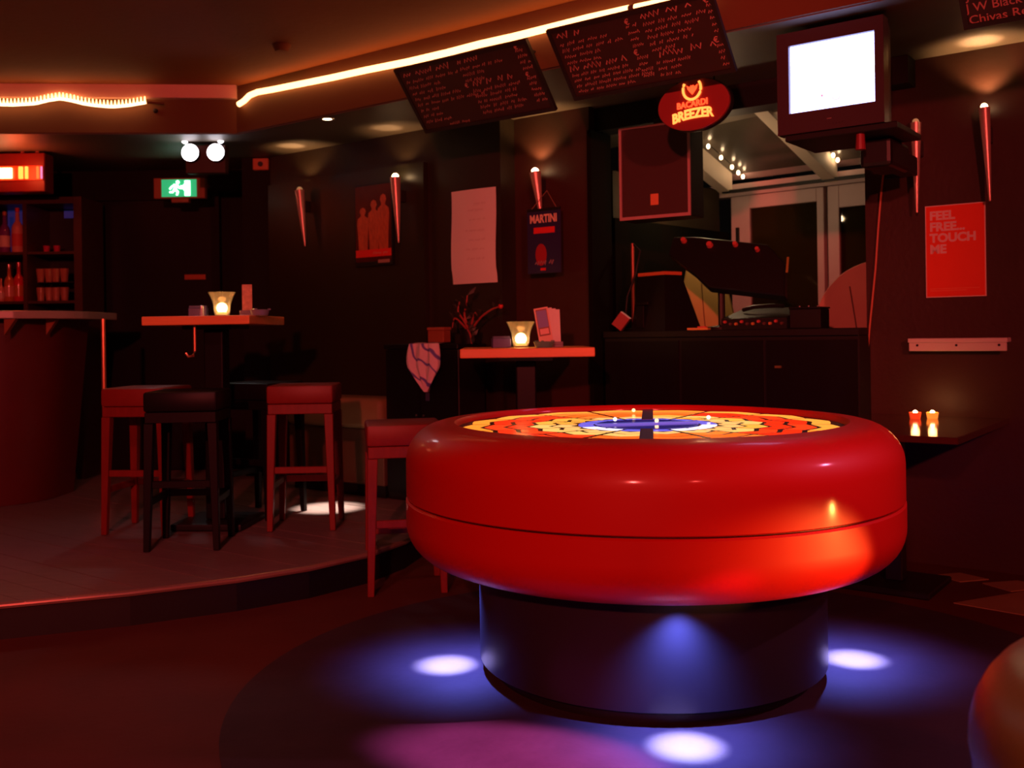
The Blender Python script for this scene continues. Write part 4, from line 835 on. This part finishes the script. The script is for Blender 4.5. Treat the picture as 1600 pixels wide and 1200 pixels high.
bottle('squat pale bottle on the lower back bar shelf at the picture edge', 1, 0.12, z_b, 0.62, Mk, Ml, Ma)
bottle('amber bottle on the lower back bar shelf', 14, 0.15, z_b, 1.0, Ma, Mk, Ma)
bottle('red bottle on the lower back bar shelf beside the divider', 29, 0.15, z_b, 1.05, Mr, Ma, Mr)
# red glowing heater lamp hung from the soffit
q0 = at(-70, 270, 7.2); q1 = at(70, 270, 7.2); zt_ = at(30, 239, 7.2).z; zb_ = at(30, 300, 7.2).z; xm = (q0.x+q1.x)/2; hw_ = (q1.x-q0.x)/2
t = thing('red_light_box', 'red glowing lamp box hanging above the back bar at the left picture edge', 'lamp', (xm, 7.2, zb_))
HH = zt_-zb_
MB().box(-hw_, hw_, 0.0, 0.14, 0, HH).build('housing', mat('red_housing', (0.16, 0.008, 0.004), 0.4), t, bevel=0.006, seg=1)
MB().box(-hw_+0.012, hw_-0.012, -0.012, -0.0005, HH*0.30, HH*0.66).build('reflector', mat('red_reflector', (0.8, 0.08, 0.02), 0.3, emit=(1, 0.03, 0.004), es=0.4), t)
def lx(px): return at(px, 270, 7.19).x-xm
MB().box(lx(-60), lx(20), -0.03, -0.0125, HH*0.34, HH*0.61).build('hot_tube', mat('white_hot', (1, .9, .6), .5, emit=(1, 0.7, 0.3), es=6), t, bevel=0.006)
for a, b, nm, c_, s_ in ((30, 37, 'tube_band', (1, 0.5, 0.08), 1.4), (40, 45, 'tube_band', (1, 0.5, 0.08), 1.4), (58, 62, 'tube_band', (1, 0.16, 0.03), 1.3), (64.5, 67, 'tube_band', (0.9, 0.3, 0.7), 0.9)):
    MB().box(lx(a), lx(b), -0.026, -0.0125, HH*0.32, HH*0.64).build(nm, mat('band_%d' % a, c_, .5, emit=c_, es=s_), t, bevel=0.004, seg=1)
for px in (32, 55): MB().box(lx(px)-0.012, lx(px)+0.012, 0.02, 0.03, HH+0.0005, ZS-zb_-0.001).build('strap', mat('rust_strap', (0.3, 0.08, 0.05), 0.5), t)
lamp('POINT', 'red_box_light', (xm+0.2, 7.0, zb_+HH*0.5), (1, 0.10, 0.03), 4, 0.08)

# exit sign, emergency spots, small boxes
q0 = at(240, 293, 7.6); q1 = at(320, 293, 7.6); w = q1.x-q0.x; h = at(280, 278, 7.6).z-at(280, 310, 7.6).z
t = thing('exit_sign', 'small lit green emergency exit sign with white figure and brown ends', 'sign', ((q0.x+q1.x)/2, 7.6, at(280, 294, 7.6).z))
MB().box(-w/2, w/2, 0, 0.06, -h/2, h/2).build('housing', mat('brown_housing', (0.30, 0.09, 0.04), 0.5), t, bevel=0.004, seg=1)
pw, ph = w*0.34, h*0.42
MB().box(-pw, pw, -0.006, -0.0005, -ph, ph).build('green_panel', mat('exit_green', (0.05, 0.6, 0.25), 0.5, emit=(0.01, 0.42, 0.16), es=1.0), t)
M_ew = mat('exit_white', (1, 1, 1), 0.5, emit=(0.75, 1, 0.85), es=5)
man = [(-0.075, -0.005), (-0.06, 0.012), (-0.035, 0.03), (-0.012, 0.03), (0.006, 0.008), (0.022, 0.006), (0.022, -0.004), (0.0, -0.004), (-0.012, 0.008), (-0.018, -0.008), (-0.002, -0.028), (-0.010, -0.054), (-0.022, -0.054), (-0.016, -0.032), (-0.032, -0.016), (-0.045, -0.036), (-0.072, -0.036), (-0.072, -0.026), (-0.050, -0.026), (-0.036, 0.004), (-0.04, 0.016), (-0.05, 0.008), (-0.066, -0.012)]
MB().prism(man, 0.007, 0.010, Mx).build('running_figure', M_ew, t); MB().sphere((-0.008, -0.009, 0.045), 0.012, 8).build('running_figure', M_ew, t)
MB().box(0.045, 0.085, -0.010, -0.007, -0.058, 0.055).build('door_symbol', M_ew, t)
MB().prism([(0.012, 0.018), (0.036, 0.018), (0.036, 0.03), (0.044, 0.01), (0.036, -0.02), (0.036, -0.006), (0.012, -0.006)], 0.007, 0.010, Mx).build('arrow_symbol', M_ew, t)
MB().box(-0.02, 0.02, 0.061, 8.099-7.6, 0.0, 0.04).build('wall_bracket', M_black, t)
MB().box(-0.06, 0.07, 0.0, 0.05, -h/2-0.03, -h/2-0.0005).build('lower_lip', MATS['brown_housing'], t)
q = at(317, 237, 6.95); ZE = at(317, 255, 6.95).z
t = thing('emergency_light', 'twin spot emergency light shining white below the soffit', 'lamp', (q.x, 6.95, ZE))
MB().box(-0.14, 0.14, 0.06, 0.14, -0.06, 0.14).build('housing', mat('brown_black_box', (0.05, 0.025, 0.015), 0.5), t, bevel=0.006, seg=1)
MB().cyl((0, 0.1, 0.1405), (0, 0.1, ZS-ZE-0.001), 0.015, n=10).build('mount', M_black, t)
M_eml = mat('white_spot_glow', (1, 1, 1), 0.4, emit=(1, 0.93, 1), es=7)
for s_ in (-1, 1):
    c = Vector((s_*0.089, 0.0, 0.075)); hd = MB().cyl(c+Vector((0, 0.055, 0)), c, 0.045, 0.063, 24).build('spot_head', M_black, t, smooth=True)
    MB().lathe([(0.001, -0.018), (0.03, -0.014), (0.058, -0.002), (0.060, 0.0)], 24).build('lens', M_eml, hd, smooth=True)
    ln = [o for o in hd.children][-1] if hd.children else None
    ln.rotation_euler = (R(-90), 0, 0); ln.location = c+Vector((0, -0.001, 0))
    ln.rotation_euler = (R(-90), 0, 0)
    MB().sphere((s_*0.125, 0.0, 0.158), 0.021, 8).build('lamp_bulb', M_eml, t, smooth=True)
    MB().cyl((s_*0.125, 0.02, 0.158), (s_*0.10, 0.08, 0.12), 0.006, n=8).build('bulb_stalk', M_dsteel, t)
lamp('SPOT', 'emergency_beam', (q.x, 6.85, ZE+0.075), (1, 0.9, 0.95), 8, 0.06, (q.x+0.3, 4.3, 0.2), 75, 0.8)
q = at(408, 257, 7.6); t = thing('alarm_box', 'small orange-brown box on the corner column', 'box', (q.x, 7.619, q.z))
MB().box(-0.06, 0.06, -0.04, 0, -0.045, 0.045).build('cover', mat('orange_brown_plastic', (0.6, 0.16, 0.06), 0.5), t, bevel=0.006, seg=1); MB().cyl((0, -0.046, 0), (0, -0.0405, 0), 0.02, n=16).build('lens', M_black, t)
q = at(240, 248, 8.05); t = thing('air_vent', 'long dim reddish vent grille high on the far wall left of the twin spots', 'vent', (q.x, 8.099, q.z-0.02))
MB().box(-0.22, 0.22, -0.02, 0, -0.055, 0.055).build('frame', mat('dim_red_metal', (0.12, 0.03, 0.02), 0.5), t)
for i in range(4): MB().box(-0.20, 0.20, -0.026, -0.0205, -0.042+i*0.025, -0.030+i*0.025).build('slat', MATS['dim_red_metal'], t)
# pool of light on the platform, from a ceiling spot added above it
fp = onz(513, 793, PZ)
t = thing('added_downlight', 'small ceiling spot added to light the pale patch on the platform', 'lamp', (fp.x, fp.y+0.15, ZS))
MB().lathe([(0.03, -0.001), (0.045, -0.006), (0.05, -0.001)], 20).build('ring', M_steel, t, smooth=True); MB().lathe([(0.001, -0.002), (0.029, -0.002)], 16).build('lens', M_fairy, t)
lamp('SPOT', 'added_downlight_beam', (fp.x, fp.y+0.15, ZS-0.02), (1, 0.82, 0.68), 1700, 0.01, fp, 12, 0.9)

# ------------------------------------------------------------------ banquette, cabinet, cloth, plant
b0 = onw(450, 700, CA-0.44).xy; b1 = onw(598, 700, CA-0.44).xy; L = (b1-b0).length
M_tan = mat('tan_upholstery', (0.26, 0.16, 0.06), 0.6, noise=0.12)
t = thing('bench', 'tan upholstered bench along the olive wall board behind the stools', 'bench', ((b0.x+b1.x)/2, (b0.y+b1.y)/2, PZ), TH)
zs = onw(560, 622, CA-0.44).z-PZ
MB().box(-L/2, L/2, -0.02, 0.28, zs-0.20, zs).build('seat_cushion', M_tan, t, bevel=0.04, smooth=True, seg=3)
MB().box(-L/2, L/2, 0.01, 0.28, 0.08, zs-0.201).build('seat_box', mat('brown_upholstery', (0.10, 0.05, 0.022), 0.6), t, bevel=0.01)
MB().box(-L/2+0.02, L/2-0.02, 0.04, 0.26, 0.0, 0.079).build('kick_plinth', M_black, t)
k0 = onw(604, 540, CA-0.38).xy; k1 = onw(716, 540, CA-0.38).xy; L = (k1-k0).length; KZ = onw(650, 538, CA-0.38).z
t = thing('cabinet', 'black cabinet between the bench and the middle high table', 'cabinet', ((k0.x+k1.x)/2, (k0.y+k1.y)/2, PZ), TH)
MB().box(-L/2, L/2, 0.0, 0.26, 0.0, KZ-PZ-0.031).build('body', M_black, t, bevel=0.004, seg=1)
MB().box(-L/2-0.01, L/2+0.01, -0.02, 0.265, KZ-PZ-0.03, KZ-PZ).build('top', M_blackwood, t, bevel=0.004, seg=1)
for s_ in (-1, 1):
    d_ = MB().box(min(s_*0.003, s_*(L/2-0.006)), max(s_*0.003, s_*(L/2-0.006)), -0.014, -0.0005, 0.05, KZ-PZ-0.04).build('door', M_blackwood, t); MB().sphere((s_*0.03, -0.022, 0.55), 0.009, 6).build('knob', M_dsteel, d_)
# cloth hanging over the cabinet edge
q = onw(671, 536, CA-0.38); t = thing('checked_cloth', 'pink and blue cloth hanging over the front edge of the black cabinet', 'cloth', (q.x, q.y, KZ), TH)
rows = 16; cols = 14; vs = []; fs = []
for j in range(rows+1):
    f = j/rows
    for i in range(cols+1):
        g = i/cols-0.5
        wd = 0.26*(0.85+0.25*math.sin(f*4)) if f < 0.55 else 0.26*(1.05-(f-0.55)*2.05)
        x = g*wd-0.01*math.sin(f*3)+0.025*f
        if f < 0.12: y, z = 0.06-0.09*f/0.12, 0.006+0.003*math.sin(i)
        else: y, z = -0.03-0.016*math.sin(i*1.35+f*2.0)-0.01*f-0.012*abs(math.sin(i*0.7)), 0.004-(f-0.12)*0.34
        vs.append((x, y-0.01, z))
for j in range(rows):
    for i in range(cols): a = j*(cols+1)+i; fs.append((a, a+1, a+cols+2, a+cols+1))
nv = len(vs); vs += [(x, y-0.004, z+0.002) for x, y, z in vs]; fs += [tuple(nv+i for i in f[::-1]) for f in fs]
mc = mat('pink_blue_check', (0.72, 0.60, 0.66), 0.8)
nt = mc.node_tree; tc = nt.nodes.new('ShaderNodeTexCoord'); bk = nt.nodes.new('ShaderNodeTexWave'); bk.inputs['Scale'].default_value = 4; bk.inputs['Distortion'].default_value = 9; bk.bands_direction = 'DIAGONAL'
cr = nt.nodes.new('ShaderNodeValToRGB'); cr.color_ramp.elements[0].position = 0.04; cr.color_ramp.elements[0].color = (0.14, 0.12, 0.45, 1); cr.color_ramp.elements[1].position = 0.13; cr.color_ramp.elements[1].color = (0.78, 0.64, 0.68, 1)
nt.links.new(tc.outputs['Object'], bk.inputs['Vector']); nt.links.new(bk.outputs['Fac'], cr.inputs[0]); nt.links.new(cr.outputs[0], nt.nodes['Principled BSDF'].inputs['Base Color'])
MB().add(vs, fs).build('cloth', mc, t, smooth=True)
MB().add([(0.03+0.02*math.cos(a)*r, -0.062, -0.30-0.05*k) for k in range(2) for a, r in ((0, 1), (2, 1), (4, 1))], [(0, 1, 4, 3), (1, 2, 5, 4), (2, 0, 3, 5), (0, 2, 1), (3, 4, 5)]).build('corner_tip', mat('navy_cloth', (0.10, 0.10, 0.22), 0.8), t)
q = onw(684, 540, CA-0.30); t = thing('brown_box', 'small rust brown box on the black cabinet above the cloth', 'box', (q.x, q.y, KZ+0.011), TH)
MB().box(-0.065, 0.065, -0.02, 0.05, 0, 0.075).build('body', mat('rust_box', (0.30, 0.07, 0.03), 0.6), t, bevel=0.003, seg=1); MB().box(-0.069, 0.069, -0.024, 0.054, 0.0755, 0.095).build('lid', mat('rust_box_lid', (0.36, 0.10, 0.05), 0.6), t, bevel=0.003, seg=1)
q = onw(722, 540, CA-0.22); t = thing('potted_plant', 'dark potted plant with reddish curling stems left of the middle high table', 'plant', (q.x+0.05, q.y-0.03, KZ+0.0006), TH)
MB().lathe([(0.001, 0), (0.05, 0), (0.065, 0.09), (0.06, 0.09), (0.055, 0.075), (0.001, 0.075)], 20).build('pot', M_black, t, smooth=True)
M_stem = mat('red_stem', (0.40, 0.06, 0.05), 0.5); M_leaf = mat('dark_leaf', (0.03, 0.025, 0.015), 0.5)
rnd = random.Random(3)
stems = [[(0, 0, .07), (-.05, -.02, .13), (-.10, -.03, .17), (-.115, -.03, .10)], [(0, 0, .07), (-.03, -.02, .18), (.0, -.03, .24), (.01, -.03, .30)], [(0, 0, .07), (.05, -.03, .15), (.08, -.04, .20), (.10, -.04, .14)], [(0, 0, .07), (.03, -.06, .09), (.07, -.08, .06), (.09, -.09, .0)], [(0, 0, .07), (.10, -.02, .16), (.20, -.03, .21), (.27, -.03, .225)], [(0, 0, .07), (.0, -.05, .14), (-.04, -.07, .20), (-.02, -.07, .26)]]
for s_ in stems:
    pts_ = [Vector(s_[0])]
    for a, b in zip(s_, s_[1:]):
        for k in range(1, 5): pts_.append(Vector(a).lerp(Vector(b), k/4))
    for it in range(2): pts_ = [pts_[0]]+[(pts_[i-1]+pts_[i]*2+pts_[i+1])/4 for i in range(1, len(pts_)-1)]+[pts_[-1]]
    st = MB().tube(pts_, [0.008-0.004*i/len(pts_) for i in range(len(pts_))], 6).build('stem', M_stem, t, smooth=True)
    for k in range(4):
        p = pts_[min(3+k*3, len(pts_)-1)]; d = Vector((rnd.uniform(-1, 1), rnd.uniform(-.5, .5), rnd.uniform(-.3, .9))).normalized(); s2 = d.cross(Vector((0, 1, 0.2))).normalized()*0.018; Ln = rnd.uniform(0.05, 0.08)
        up_ = Vector((0, -0.006, 0.004))
        MB().add([p, p+d*Ln*0.5+s2, p+d*Ln, p+d*Ln*0.5-s2, p+d*Ln*0.5+up_, p+d*Ln*0.5-up_], [(0, 1, 4), (1, 2, 4), (2, 3, 4), (3, 0, 4), (1, 0, 5), (2, 1, 5), (3, 2, 5), (0, 3, 5)]).build('leaf', M_leaf, st)
tip = stems[4][-1]; MB().sphere(tip, 0.016, 6).build('berry', mat('red_berry', (0.6, 0.03, 0.03), 0.4), t, smooth=True)

# ------------------------------------------------------------------ right side table with tealights
ZR = 0.76
fc = onz(1497, 684, ZR).xy
bk_ = Vector((fc.x, fc.y)); 
dist = (CC-0.75*fc.x-fc.y)*0.8            # distance from that corner to the wall
t = thing('side_table', 'dark glossy square side table against the right wall', 'table', (fc.x, fc.y, 0), TH)
wd_ = 0.80; dp = dist-0.012
M_gl2 = mat('dark_gloss_top', (0.06, 0.02, 0.012), 0.12, coat=0.5)
MB().box(-wd_, 0, 0, dp, ZR-0.03, ZR).build('table_top', M_gl2, t, bevel=0.003, seg=1)
MB().box(-wd_*0.5-0.04, -wd_*0.5+0.04, dp*0.5-0.04, dp*0.5+0.04, 0.03, ZR-0.031).build('column', M_dsteel, t, bevel=0.006, seg=1)
MB().box(-wd_*0.5-0.2, -wd_*0.5+0.2, dp*0.5-0.2, dp*0.5+0.2, 0, 0.03).build('foot_plate', M_black, t, bevel=0.006, seg=1)
def tealight(label, px, mg, es):
    q = onz(px, 654, ZR); t = thing('tealight', label, 'candle', (q.x, q.y, ZR+0.0006), 0, 'tealights on the side table')
    MB().lathe([(0.001, 0), (0.024, 0), (0.029, 0.03), (0.026, 0.03), (0.022, 0.004), (0.001, 0.004)], 20).build('holder', mg, t, smooth=True)
    MB().lathe([(0.001, 0.005), (0.019, 0.005), (0.019, 0.018), (0.001, 0.018)], 16).build('candle', M_wax, t, smooth=True)
    MB().sphere((0, 0, 0.031), 0.011, 8, 0.9).build('flame', M_flame, t, smooth=True)
    lamp('POINT', 'tealight_glow', (q.x, q.y, ZR+0.07), (1, 0.35, 0.1), 0.25, 0.02)
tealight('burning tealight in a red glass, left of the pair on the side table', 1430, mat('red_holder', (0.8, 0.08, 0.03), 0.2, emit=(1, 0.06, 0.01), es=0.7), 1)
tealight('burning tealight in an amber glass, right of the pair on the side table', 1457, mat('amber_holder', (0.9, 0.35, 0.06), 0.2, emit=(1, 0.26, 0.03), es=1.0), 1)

# ------------------------------------------------------------------ tub chair in the foreground
t = thing('tub_chair', 'rounded brown leather tub chair cut off at the lower right corner', 'chair', (1.062, 1.33, 0))
M_lea = mat('brown_leather', (0.60, 0.22, 0.10), 0.35, noise=0.15, nscale=6, bump=0.1, bscale=80)
AX = 0.275; rr = 0.145; zc_ = 0.59
prof = [(AX-0.07, 0.10), (AX+0.09, 0.10), (AX+0.125, 0.35)]+[(AX+rr*math.cos(R(a)), zc_+rr*math.sin(R(a))) for a in range(-15, 200, 12)]+[(AX-0.07, 0.40), (AX-0.07, 0.10)]
bk2 = MB().lathe(prof, 64, (0, 0, 0), R(-20), R(250))
nP = len(prof); bk2.f += [tuple(range(nP)), tuple(range(64*nP, 65*nP))]
bk2.build('back', M_lea, t, smooth=True)
MB().lathe([(0.001, 0.12), (0.19, 0.12), (0.20, 0.14), (0.20, 0.40), (0.185, 0.43), (0.001, 0.44)], 48).build('seat_cushion', M_lea, t, smooth=True)
for a in (45, 135, 225, 315): MB().cyl((0.25*math.cos(R(a)), 0.25*math.sin(R(a)), 0), (0.24*math.cos(R(a)), 0.24*math.sin(R(a)), 0.115), 0.014, 0.022, 12).build('leg', M_blackwood, t)
# coloured can fixtures for the spot lamps
for i, ((p, tg, c, w_, cone, bl, sz), where) in enumerate(zip(SPOTS, ('left of the pair behind the viewer', 'right of the pair behind the viewer', 'at the right aimed at the red table', 'standing low at the right of the red table', 'added above the platform edge to brighten it', 'at the right aimed low in front of the red table', 'added above the viewer to brighten the tub chair'))):
    t = thing('spot_can', f'black spotlight can, {where}', 'spotlight', p, 0, 'coloured spotlight cans')
    d = (Vector(tg)-Vector(p)).normalized(); qz = d.to_track_quat('-Z', 'Y').to_matrix().to_4x4()
    m = MB().lathe([(0.09, 0.02), (0.085, 0.22), (0.03, 0.27), (0.001, 0.27)], 20); m.v = [tuple(qz @ Vector(v)) for v in m.v]; m.build('can', M_black, t, smooth=True)
    e = -d*0.15
    if i == 3:
        MB().box(-0.12, 0.12, -0.1, 0.1, -p[2]+0.0005, -p[2]+0.02).build('foot', M_black, t); MB().cyl((e.x, e.y, e.z), (e.x, e.y, -p[2]+0.02), 0.012, n=8).build('yoke', M_black, t); continue
    MB().cyl(e, (e.x, e.y, (ZC if p[1] < 1.4 else ZC)-p[2]-0.001), 0.012, n=8).build('yoke', M_black, t)
